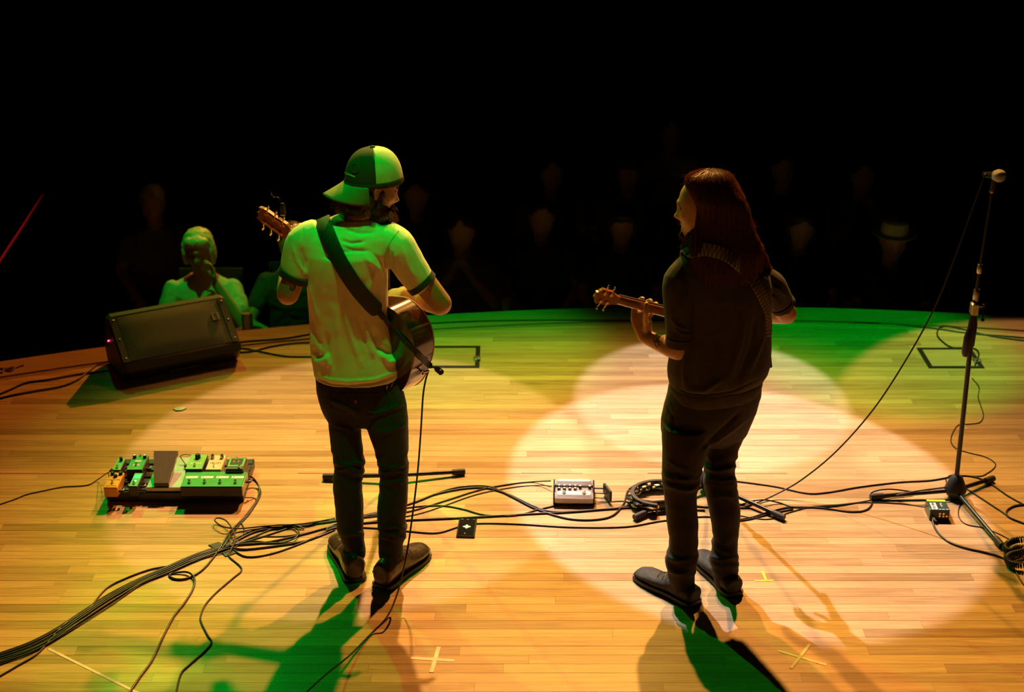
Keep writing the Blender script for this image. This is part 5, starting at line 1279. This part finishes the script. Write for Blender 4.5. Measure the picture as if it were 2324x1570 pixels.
shoe2(G(1578, 1374), G(1448, 1306)); shoe2(G(1667, 1354), G(1583, 1262))
# ---- short sleeved sweatshirt
sm = MB(); R = []
for l, r, b in tors2:
    L_, R_ = LR2(l, r, 5.31, 5.45); R.append(sring(L_, R_, b, 36, 2.3))
sm.rings(R)
limb(sm, [(P(1575, 605, 5.35), .062), (P(1550, 640, 5.325), .074), (P(1545, 690, 5.31), .066), (P(1545, 740, 5.305), .058), (P(1545, 762, 5.30), .057)])
limb(sm, [(P(1715, 632, 5.46), .066), (P(1745, 652, 5.475), .068), (P(1762, 672, 5.49), .058), (P(1770, 683, 5.50), .052)])
sl2 = [([(1560, 650), (1556, 700), (1562, 750)], 5, .004), ([(1574, 640), (1570, 700), (1572, 770)], 2.5, -.006), ([(1525, 722), (1535, 738), (1560, 748)], 4, .005), ([(1528, 742), (1545, 756), (1570, 760)], 3, .004), ([(1560, 800), (1552, 840), (1556, 880)], 5, .005), ([(1590, 760), (1585, 820), (1590, 885)], 7, .004), ([(1620, 700), (1625, 780), (1615, 880)], 8, -.004),
       ([(1690, 700), (1680, 780), (1650, 870)], 8, .005), ([(1715, 720), (1705, 790), (1675, 862)], 6, -.005), ([(1735, 700), (1730, 770), (1700, 845)], 5, .005), ([(1640, 860), (1600, 885), (1560, 885)], 6, .006), ([(1755, 650), (1768, 656), (1782, 672)], 3, .006), ([(1752, 665), (1765, 672), (1775, 690)], 3, -.005), ([(1535, 880), (1560, 893), (1600, 898), (1660, 890), (1718, 862)], 2.2, -.006)]
sw = fused(sm, .0060, 5, .5, shirt_disp([(p_, w_, a_ * 1.5) for p_, w_, a_ in sl2]))
wo = part('sweatshirt', sw, K['sweat'], man2, auto=0, label='dark short sleeved sweatshirt'); bw2 = bvh(sw)
R = []
for dz_, k_ in ((.0, 1.0), (-.006, 1.012), (-.03, .99), (-.05, .965), (-.056, .94)):
    L_, R_ = LR2((1528, 884), (1721, 853), 5.31, 5.45); c_ = (L_ + R_) / 2; R.append([p + V((0, 0, dz_)) for p in sring(c_ + (L_ - c_) * k_, c_ + (R_ - c_) * k_, .121 * k_, 36, 2.3)])
part('waist_rib', MB().rings(R), K['sweat'], wo, auto=60)
cuff(P(1545, 772, 5.30), V((.02, 0, -1)), .056, .018, wo, K['sweat']); cuff(P(1775, 690, 5.503), B['rel'] - B['rsh'], .050, .010, wo, K['sweat'])
# ---- woven guitar strap
def zig():
    m = bpy.data.materials.new('zigzag_weave'); m.use_nodes = True; nt = m.node_tree; N = nt.nodes.new; L = nt.links.new; b = nt.nodes['Principled BSDF']
    uv_ = N('ShaderNodeTexCoord'); sp = N('ShaderNodeSeparateXYZ'); L(uv_.outputs['UV'], sp.inputs[0])
    mu = N('ShaderNodeMath'); mu.operation = 'MULTIPLY'; mu.inputs[1].default_value = 62; L(sp.outputs[0], mu.inputs[0])
    pp_ = N('ShaderNodeMath'); pp_.operation = 'PINGPONG'; pp_.inputs[1].default_value = .5; L(mu.outputs[0], pp_.inputs[0])
    v2 = N('ShaderNodeMath'); v2.operation = 'MULTIPLY_ADD'; v2.inputs[1].default_value = .42; v2.inputs[2].default_value = .04; L(sp.outputs[1], v2.inputs[0])
    df = N('ShaderNodeMath'); df.operation = 'SUBTRACT'; L(pp_.outputs[0], df.inputs[0]); L(v2.outputs[0], df.inputs[1])
    ab = N('ShaderNodeMath'); ab.operation = 'ABSOLUTE'; L(df.outputs[0], ab.inputs[0])
    lt = N('ShaderNodeMath'); lt.operation = 'LESS_THAN'; lt.inputs[1].default_value = .10; L(ab.outputs[0], lt.inputs[0])
    mx = N('ShaderNodeMixRGB'); mx.inputs[1].default_value = (.26, .22, .13, 1); mx.inputs[2].default_value = (.03, .025, .02, 1); L(lt.outputs[0], mx.inputs[0]); L(mx.outputs[0], b.inputs['Base Color']); b.inputs['Roughness'].default_value = .8
    return m
K['zig'] = zig()
# ---- tenor guitar
na, nb_ = P(1403, 681, 5.40), P(1522, 711, 5.475)
ga2 = (na - nb_).normalized(); gz2 = V((0, 1, .12)); gz2 = (gz2 - ga2 * gz2.dot(ga2)).normalized()
nut = na; T2 = frame(nut, ga2, gz2)     # local y towards headstock, z away from the player
t2 = thing('small_guitar', 'four string small guitar with scalloped headstock held by the long haired person', 'guitar', nut, M=T2)
K['gneck2'] = mat('red_mahogany', (.30, .10, .045), .32, var=.25, scale=30, coat=.3)
nk2 = part('neck', MB().tube([(0, -.35, -.004), (0, -.2, -.002), (0, -.03, 0), (0, 0, .001)], [(.021, .0135), (.0195, .0125), (.0175, .012), (.018, .010)], 16, hint=(1, 0, 0)), K['gneck2'], t2, local=True)
part('fretboard', MB().rings([[V((s * w_, y, z)) for s, z in ((-1, .008), (1, .008), (1, .014), (-1, .014))] for y, w_ in ((-.42, .0225), (.0, .0185))]), K['fret'], nk2, local=True, smooth=False)
for k in range(12): part('fret', MB().box((0, -.42 * (1 - 2 ** (-(k + 1) / 12)) * 1.25, .0146), (.037, .0014, .0014)), K['steel'], nk2, local=True, smooth=False)
hp2 = [(-.017, 0), (-.0185, .012), (-.024, .028), (-.031, .038), (-.031, .062), (-.033, .085), (-.028, .088), (-.022, .094), (-.017, .096), (-.013, .104), (-.007, .104), (0, .100), (.007, .104), (.013, .104), (.017, .096), (.022, .094), (.028, .088), (.033, .085), (.031, .062), (.031, .038), (.024, .028), (.0185, .012), (.017, 0)]
h2 = part('headstock', MB().prism(hp2, -.008, .007), K['gneck2'], t2, local=True, smooth=False)
for s in (-1, 1):
    for y in (.044, .072):
        part('tuner', MB().lathe([(.0065, -.0135), (.0065, -.008)], 14, Matrix.Translation((s * .018, y, 0))).tube([(s * .018, y, -.011), (s * .040, y, -.009)], .0026, 8).ell((s * .048, y, -.009), (.008, .003, .006), None, 12, 8).tube([(s * .018, y, .007), (s * .018, y, .018)], .003, 8), K['gold'], h2, local=True)
for i in range(4):
    xx = -.012 + i * .008; part('string', MB().tube([(xx, -.55, .021), (xx, 0, .017), ((-1 if i < 2 else 1) * .018, .044 if i in (0, 3) else .072, .012)], .0006, 5), K['steel'], t2, local=True)
ol2 = [(x * .50, -.60 + y * .54) for x, y in outline()]
part('rim', MB().rings([[V((x, y, -.055)) for x, y in ol2], [V((x, y, .010)) for x, y in ol2]], False, False), K['gneck2'], t2, local=True, auto=60)
part('back_plate', MB().prism(ol2, -.057, -.055), K['gneck2'], t2, local=True); tp2 = part('top_plate', MB().prism(ol2, .008, .010), K['gtop'], t2, local=True)
part('bridge', MB().box((0, -.52, .014), (.08, .018, .009), bev=.002), K['fret'], tp2, local=True)
# ---- long hair
def hring(py, xl, xr, Y, b, dy=0): return sring(P(xl, py, Y - .045), P(xr, py, Y - .02), b + (.010 if py > 430 else 0), 28, 3.2 if py > 430 else 2.3)
hh = MB()
hh.rings([hring(389, 1612, 1648, 5.41, .03), hring(393, 1585, 1657, 5.41, .055), hring(402, 1562, 1664, 5.41, .075), hring(418, 1556, 1674, 5.41, .09), hring(438, 1566, 1682, 5.41, .098), hring(460, 1578, 1690, 5.41, .10), hring(486, 1578, 1698, 5.41, .10), hring(513, 1573, 1707, 5.41, .105), hring(535, 1565, 1716, 5.405, .11), hring(555, 1558, 1724, 5.40, .115), hring(575, 1556, 1722, 5.40, .12), hring(592, 1560, 1705, 5.395, .12), hring(602, 1580, 1680, 5.39, .11)])
limb(hh, [(P(1566, 560, 5.40), .030), (P(1556, 590, 5.385), .022), (P(1545, 620, 5.40), .014), (P(1530, 655, 5.43), .008)])
limb(hh, [(P(1712, 560, 5.43), .028), (P(1728, 590, 5.45), .024), (P(1745, 620, 5.47), .016), (P(1752, 640, 5.475), .008)])
def hdisp(co, no):
    x, y = proj(co); k_ = min(1, max(0, (y - 420) / 60)); return no * (k_ * .0022 * math.sin(x * .55 + 2.0 * nz(co, 7) + y * .02) + .003 * k_ * nz(V((co.x * 3, co.y * 3, co.z * .4)), 22))
hair2 = fused(hh, .0056, 5, .5, hdisp)
ho2 = part('hair', hair2, K['hairl'], man2, auto=0, label='long auburn hair'); bh2 = bvh(hair2)
rr = random.Random(3); sts = []
crown = P(1622, 389, 5.41)
for _ in range(9000):
    i = rr.randrange(len(hair2.v)); p = V(hair2.v[i])
    if p.z < crown.z - .42: continue
    L = rr.uniform(.05, .16); free = proj(p)[1] > 566; pts = []; q = p.copy(); jit = V((rr.uniform(-.12, .12), rr.uniform(-.12, .12), 0)); n_steps = 6
    for k in range(n_steps):
        hres = bh2.find_nearest(q); n_ = hres[1] if hres[0] else V((0, 0, 1)); off = rr.uniform(.0005, .004)
        pts.append((hres[0] if hres[0] and not (free and k > 1) else q) + n_ * off)
        rad = V((q.x - crown.x, q.y - crown.y, 0)); up = max(0, min(1, (q.z - crown.z + .09) / .09))
        d = V((0, 0, -1)) * (1 - up * .8) + (rad.normalized() if rad.length > .004 else V((1, 0, 0))) * (.25 + up) + jit
        d = ((d - n_ * d.dot(n_)) if not free else V((jit.x * .6, jit.y * .6 - .05, -1))).normalized(); q = q + d * L / n_steps * (.42 if free else 1)
    sts.append(pts)
part('hair_strands', strands(sts, .00095, 3), K['hairs'], ho2, auto=0, kind='stuff')
fly = []
for _ in range(240):
    i = rr.randrange(len(hair2.v)); p = V(hair2.v[i]); n_ = bh2.find_nearest(p)[1]
    d = (n_ * rr.uniform(.2, .8) + V((rr.uniform(-.6, .6), rr.uniform(-.5, .5), rr.uniform(-.9, .25)))).normalized(); L = rr.uniform(.012, .04)
    fly.append([p + d * L * t + V((0, 0, -.012 * t * t)) for t in (0, .33, .66, 1)])
for _ in range(70):
    p = P(rr.uniform(1543, 1556), rr.uniform(575, 600), 5.39); q = P(rr.uniform(1514, 1532), rr.uniform(620, 690), 5.40)
    fly.append([p.lerp(q, t) + V((rr.uniform(-.006, .006), rr.uniform(-.01, .01), 0)) for t in (0, .25, .5, .75, 1)])
part('stray_hair', strands(fly, .0004, 3), K['hairs'], ho2, auto=0, kind='stuff')
pth2 = [(1600, 566), (1625, 570), (1650, 580), (1675, 600), (1696, 622), (1715, 648), (1730, 676), (1739, 705), (1742, 735), (1742, 760)]
bu2 = bvh(MB().join(sw).join(hair2)); pp2, nn2 = [], []
for x, y in pth2:
    q = on(bu2, x, y, .006)
    if q: pp2.append(q[0]); nn2.append(q[1])
q0 = drop(bw2, pp2[0].x - .03, pp2[0].y + .05, .006); q1 = drop(bw2, pp2[0].x - .05, pp2[0].y + .10, .006)
pre = [q for q in (q1, q0) if q]
seq = [(P(1575, 640, 5.56), V((-.3, 1, 0)))] + pre + list(zip(pp2, nn2))
fl_ = catmull([q[0] for q in seq], 4); fn_ = []
for i in range(len(fl_)):
    f = i / 4; a_ = min(int(f), len(seq) - 2); fn_.append(seq[a_][1].lerp(seq[a_ + 1][1], f - a_).normalized())
st2 = thing('guitar_strap', 'woven guitar strap with a zigzag pattern on the dark sweatshirt', 'strap', pp2[3])
sb = strap_mb(fl_, fn_, .047, .005); so2 = part('band', sb, K['zig'], st2)
uvl = so2.data.uv_layers.new(name='UV'); ln_ = [0]
for i in range(1, len(fl_)): ln_.append(ln_[-1] + (fl_[i] - fl_[i - 1]).length)
vmap = (0, 0, .04, .96, 1, 1)
for lp in so2.data.loops: i = lp.vertex_index; uvl.data[lp.index].uv = (ln_[min(i // 6, len(ln_) - 1)], vmap[i % 6])
q = on(bu2, 1704, 630, .0095)
part('slide_buckle', MB().box((0, 0, 0), (.050, .014, .005), M=frame(q[0], (pp2[5] - pp2[4]), q[1]), bev=.002), K['blackm'], st2)
lt_ = [pp2[-1], P(1741, 775, 5.41), P(1743, 783, 5.40)]
part('tail_strap', strap_mb(catmull(lt_, 3), [V((.3, -1, 0))] * 7, .012, .004), K['strapb'], st2)
part('tail_tab', strap_mb([P(1743, 782, 5.40), P(1745, 800, 5.40), P(1748, 834, 5.40)], [V((.2, -1, 0))] * 3, .016, .004).tube([P(1738, 786, 5.40), P(1744, 782, 5.395), P(1748, 788, 5.40)], .006, 8), K['strapb'], st2)
# beard and brows
mbd = MB()
for c, r in (((0, .082, -.104), (.020, .016, .020)), ((0, .09, -.054), (.024, .008, .006)), ((.05, .03, -.095), (.016, .03, .02)), ((-.05, .03, -.095), (.016, .03, .02)), ((0, .07, -.125), (.022, .018, .014))): mbd.ell(c, r, HM2, 14, 10)
bd2 = fused(mbd, .005, 2, .5)
bo2 = part('beard', bd2, K['hairl'], man2, auto=0, label='short beard and moustache'); bst = []
for _ in range(420):
    p = V(bd2.v[rr.randrange(len(bd2.v))]); d = ((p - HM2 @ V((0, .04, -.06))).normalized() * .5 + V((-.2, 0, -1))).normalized(); L = rr.uniform(.006, .018)
    bst.append([p, p + d * L * .5, p + d * L + V((0, 0, -.002))])
part('beard_strands', strands(bst, .0005, 3), K['hairl'], bo2, auto=0, kind='stuff')
for sx in (-1, 1):
    part('eyebrow', MB().tube([HM2 @ V((sx * .014, .094, .014)), HM2 @ V((sx * .032, .091, .021)), HM2 @ V((sx * .048, .078, .015))], [.0028, .0034, .002], 8), K['hairl'], man2)
    part('eyebrow', MB().tube([HM1 @ V((sx * .014, .094, .014)), HM1 @ V((sx * .032, .091, .021)), HM1 @ V((sx * .048, .078, .015))], [.0028, .0034, .002], 8), K['hairb'], man)
# ================================================================== audience below the stage
FZ = -1.0
K['a_white'] = mat('white_cotton', (.62, .62, .60), .85, bump=.2, bscale=500); K['a_dark'] = mat('dark_cotton', (.05, .05, .055), .85); K['a_grey'] = mat('grey_cotton', (.16, .16, .17), .85); K['a_jean'] = mat('dark_jeans', (.03, .035, .05), .85)
K['a_blond'] = mat('white_blond_hair', (.62, .58, .48), .5, var=.3, scale=80, bump=.5, bscale=120); K['a_brown'] = mat('dark_hair', (.03, .02, .014), .5, bump=.5, bscale=120); K['a_hat'] = mat('pale_felt', (.45, .42, .32), .8)
K['chairp'] = mat('dark_chair', (.02, .02, .022), .6)
def chair_proto():
    t = thing('audience_chair', '', 'chair', (0, 0, 0))
    part('seat', MB().box((0, 0, .44), (.44, .42, .035), bev=.012), K['chairp'], t, local=True)
    part('backrest', MB().rings([[V((x, .23 + .03 * z + .02 * (1 - (x / .2) ** 2), .55 + .38 * z)) for x, z in ((-.2, 0), (0, 0), (.2, 0), (.2, 1), (0, 1), (-.2, 1))], [V((x, .25 + .03 * z + .02 * (1 - (x / .2) ** 2), .55 + .38 * z)) for x, z in ((-.2, 0), (0, 0), (.2, 0), (.2, 1), (0, 1), (-.2, 1))]]), K['chairp'], t, local=True)
    for sx in (-1, 1):
        part('leg', MB().tube([(sx * .2, -.19, 0), (sx * .19, -.17, .43)], .011, 8), K['blackm'], t, local=True)
        part('leg', MB().tube([(sx * .2, .24, 0), (sx * .19, .19, .43), (sx * .19, .24, .9)], .011, 8), K['blackm'], t, local=True)
    return t
chair0 = None
def seat_at(x, y, lab):
    global chair0
    if chair0 is None: c = chair0 = chair_proto()
    else: c = copy_tree(chair0)
    c.location = (x, y, FZ); c['label'] = lab; c['group'] = 'audience chairs'
ARMS = {  # (elbow, wrist, hand direction) left then right, in figure space; viewer sees the front
    'lap': [((-.25, -.06, .72), (-.13, -.30, .64), (.5, -.8, -.2)), ((.25, -.06, .72), (.13, -.30, .64), (-.5, -.8, -.2))],
    'cheek': [((-.25, -.10, .70), (.02, -.26, .72), (1, -.2, .1)), ((.27, -.24, .72), (.095, -.145, 1.0), (-.1, .1, 1))],
    'clasp': [((-.25, -.28, .74), (-.05, -.22, .97), (.4, -.2, .9)), ((.25, -.28, .74), (.05, -.22, .97), (-.4, -.2, .9))],
    'cross': [((-.26, -.06, .78), (.10, -.22, .86), (1, 0, .2)), ((.26, -.06, .78), (-.10, -.25, .84), (-1, 0, .2))],
    'hands': [((-.27, -.16, .68), (-.02, -.34, .66), (.8, -.5, .1)), ((.27, -.16, .68), (.06, -.36, .64), (-.8, -.5, .1))]}
def sitter(lab, px, py, pose, shirt, hair, hairkind, clab, yaw=0, tilt=(0, 0), sc=1.0, vox=.011, sleeve=.55, Y=None, skin=None, neck=False):
    ang = PITCH + math.atan((py - 785) / FPX)
    Y = Y or (HC - (FZ + 1.17 * sc)) / math.tan(ang)
    hc = P(px, py, Y); fz = hc.z - 1.17 * sc
    if abs(fz - FZ) < .06: fz = FZ
    M = Matrix.Translation((hc.x, Y + .03, FZ)) @ Matrix.Rotation(yaw, 4, 'Z') @ Matrix.Diagonal((sc, sc, sc, 1))
    t = thing('person', lab, 'person', (hc.x, Y + .03, FZ), group='seated audience')
    up = lambda p: M @ V(p)
    hm = frame(up((tilt[0] * .05, -.03, 1.17)), M.to_3x3() @ V((tilt[0], -1, tilt[1])), V((tilt[0] * .3, 0, 1)))
    sk = head_mb(hm, sc, nu=44, nv=34)
    limb(sk, [(up((0, .02, .95)), .055), (up((0, -.005, 1.08)), .052)], 14)
    sk.rings([sring(up((-w_, y_, z)), up((w_, y_, z)), b, 16) for z, w_, b, y_ in ((.46, .15, .10, .04), (.6, .135, .095, .04), (.75, .14, .095, .03), (.88, .15, .085, .02), (.96, .10, .055, .02))])
    for (el, wr, hd), sx in zip(ARMS[pose], (-1, 1)):
        sh = (sx * .17, .02, .90)
        limb(sk, [(up(sh), .045), (up(V(sh).lerp(V(el), .5)), .043), (up(el), .038)], 12); limb(sk, [(up(el), .038), (up(V(el).lerp(V(wr), .35)), .038), (up(wr), .026)], 12)
        hand(sk, frame(up(wr), M.to_3x3() @ V(hd), V((0, .5, 1)) if pose != 'cheek' or sx < 0 else V((1, .4, 0))), -sx, (.3, .5, .4))
        limb(sk, [(up((sx * .09, .02, .53)), .07), (up((sx * .11, -.40, .53)), .055), (up((sx * .11, -.44, .46)), .05), (up((sx * .11, -.40, .10)), .036)], 12)
        limb(sk, [(up((sx * .11, -.40, .05)), .038), (up((sx * .12, -.56, .03)), .026)], 10)
    part('body', fused(sk, vox, 2, .5), skin or K['skin'], t, auto=0)
    sh_ = MB()
    sh_.rings([sring(up((-w_, y_, z)), up((w_, y_, z)), b, 24) for z, w_, b, y_ in ((.45, .20, .15, .03), (.55, .195, .145, .03), (.66, .19, .14, .03), (.78, .195, .135, .02), (.88, .20, .12, .02), (.94, .165, .09, .02), (.98, .10, .065, .02), (1.0, .07, .05, .02))])
    for (el, wr, hd), sx in zip(ARMS[pose], (-1, 1)):
        sh = V((sx * .175, .02, .895)); e_ = V(el)
        if sleeve <= 1: limb(sh_, [(up(sh), .068), (up(sh.lerp(e_, sleeve * .6)), .066), (up(sh.lerp(e_, sleeve)), .060)], 14)
        else: limb(sh_, [(up(sh), .068), (up(e_), .055), (up(e_.lerp(V(wr), .9)), .042)], 14)
    part('shirt', fused(sh_, vox, 3, .5, lambda co, no: no * (.006 * nz(co, 12) + .003 * nz(co, 30, 2))), shirt, t, auto=0)
    tr_ = MB()
    for sx in (-1, 1): limb(tr_, [(up((sx * .09, .04, .54)), .095), (up((sx * .11, -.25, .54)), .085), (up((sx * .115, -.43, .51)), .075), (up((sx * .115, -.42, .30)), .066), (up((sx * .115, -.40, .09)), .06)], 14)
    part('trousers', fused(tr_, vox, 2, .5), K['a_jean'], t, auto=0)
    for sx in (-1, 1):
        u_, s_, _, _ = shoe_mb(up((sx * .115, -.36, 0)), up((sx * .13, -.63, 0)), .10, .08); part('shoe', u_.join(s_), K['sole'], t)
    if hairkind:
        hb_ = MB(); S_ = sc
        if hairkind == 'bob':
            for c, r in (((0, -.02, .045), (.092, .105, .085)), ((0, .055, .075), (.075, .045, .035)), ((.082, -.01, -.02), (.022, .055, .085)), ((-.082, -.01, -.02), (.022, .055, .085)), ((0, -.075, -.03), (.08, .045, .085))): hb_.ell(V(c) * S_, [x * S_ for x in r], hm, 18, 12)
        elif hairkind == 'long':
            for c, r in (((0, -.02, .045), (.090, .105, .085)), ((.085, -.02, -.06), (.024, .05, .15)), ((-.085, -.02, -.06), (.024, .05, .15)), ((0, -.08, -.06), (.085, .04, .15)), ((0, .05, .09), (.06, .04, .02))): hb_.ell(V(c) * S_, [x * S_ for x in r], hm, 18, 12)
        elif hairkind == 'hat':
            hb_.lathe([(.14, .055), (.14, .06), (.085, .062), (.08, .13), (.055, .14)], 28, hm)
        else:
            for c, r in (((0, -.022, .05), (.084, .10, .078)), ((0, -.07, 0), (.076, .04, .06))): hb_.ell(V(c) * S_, [x * S_ for x in r], hm, 18, 12)
        hf = fused(hb_, .008, 2, .5, lambda co, no: no * (.004 * nz(co, 40) + .002 * nz(co, 90))) if hairkind != 'hat' else hb_
        part('hair' if hairkind != 'hat' else 'hat', hf, hair, t, auto=0 if hairkind != 'hat' else 40)
    seat_at(hc.x, Y + .05, clab)
    return t
sitter('person with a pale bob in a light t-shirt resting a hand on the cheek', 450, 566, 'cheek', K['a_white'], K['a_blond'], 'bob', 'dark chair under the person with the pale bob', .08, (-.05, -.1), vox=.007)
sitter('person in a dark shirt leaning on joined hands beside the pale haired listener', 662, 552, 'hands', K['a_dark'], K['a_brown'], 'short', 'dark chair under the person with joined hands', -.1, (.1, -.3), vox=.007)
sitter('person in a patterned dark top sitting back behind the pale haired listener', 345, 462, 'lap', K['a_grey'], K['a_blond'], 'short', 'dark chair under the person in the patterned top', .1)
sitter('person holding both hands folded before the chin in the front rows', 1048, 528, 'clasp', K['a_grey'], K['a_brown'], 'short', 'dark chair under the person with folded hands', 0, (0, -.1))
sitter('dark clothed listener with a high forehead between the two players', 1230, 497, 'lap', K['a_dark'], K['a_brown'], 'short', 'dark chair under the listener with the high forehead', 0)
sitter('dark curly haired listener with an open collar next to the long haired player', 1412, 512, 'lap', K['a_dark'], K['a_brown'], 'bob', 'dark chair under the curly haired listener', 0)
sitter('person in a light top with crossed arms in a rear row', 1523, 303, 'cross', K['a_white'], K['a_brown'], 'short', 'dark chair under the person with crossed arms', 0)
sitter('listener in a patterned shirt in the second row', 1252, 396, 'lap', K['a_grey'], K['a_brown'], 'short', 'dark chair under the listener in the patterned shirt', .1)
sitter('dim listener in a dark top in the second row above the curly head', 1428, 396, 'lap', K['a_grey'], K['a_brown'], 'bob', 'dark chair under the dim second row listener', -.1, Y=10.4)
sitter('dim listener with short hair beyond the long haired player', 1778, 385, 'lap', K['a_dark'], K['a_brown'], 'short', 'dark chair under the dim short haired listener', 0)
sitter('listener with raised folded hands near the stage beyond the elbow of the player', 1955, 440, 'clasp', K['a_grey'], K['a_brown'], 'short', 'dark chair under the listener with raised hands', 0, Y=10.3)
sitter('front row listener half hidden beyond the elbow of the long haired player', 1815, 556, 'lap', K['a_dark'], K['a_brown'], 'long', 'dark chair under the front row listener by the elbow', 0, Y=9.2)
sitter('listener in a pale flat hat in the dark near the microphone stand', 2028, 545, 'lap', K['a_dark'], K['a_hat'], 'hat', 'dark chair under the listener in the pale hat', 0, (0, -.1))
sitter('dim listener behind the man in the cap', 945, 445, 'lap', K['a_dark'], K['a_brown'], 'short', 'dark chair under the dim listener behind the cap', 0)
# drinks
def bar_table(x, y, zt, lab):
    t = thing('bar_table', lab, 'table', (x, y, FZ)); h = zt - FZ
    part('table_top', MB().lathe([(.10, h - .03), (.105, h - .02), (.105, h - .005), (.10, h)], 32), K['chairp'], t, local=True)
    part('pole', MB().lathe([(.025, .02), (.025, h - .03)], 14), K['blackm'], t, local=True)
    part('base', MB().lathe([(.20, 0), (.20, .012), (.05, .03)], 28), K['blackm'], t, local=True)
K['can'] = mat('aluminium_can', (.55, .56, .56), .28, .7)
p = P(563, 752, 8.30); bar_table(p.x, 8.30, p.z - .004, 'small dark bar table carrying the drink can')
tag(part('drink_can', MB().lathe([(.027, 0), (.033, .008), (.033, .112), (.028, .122), (.026, .122), (.024, .118)], 24, Matrix.Translation((p.x, 8.30, p.z - .004))), K['can'], None), 'metal drink can standing by the stage edge', 'can')
K['cup'] = mat('clear_cup', (.5, .52, .5), .2)
for px_, py_, yy, lb in ((1150, 712, 8.75, 'left'), (1940, 712, 8.8, 'right')):
    p = P(px_, py_, yy); w_ = 'beside the folded hands' if lb == 'left' else 'beyond the elbow of the long haired player'
    bar_table(p.x, yy, p.z - .004, 'small dark bar table ' + w_)
    tag(part('plastic_cup', MB().lathe([(.028, 0), (.038, .10), (.036, .10), (.027, .004)], 20, Matrix.Translation((p.x, yy, p.z - .004))), K['cup'], None), 'dim plastic cup on a table ' + w_, 'cup')
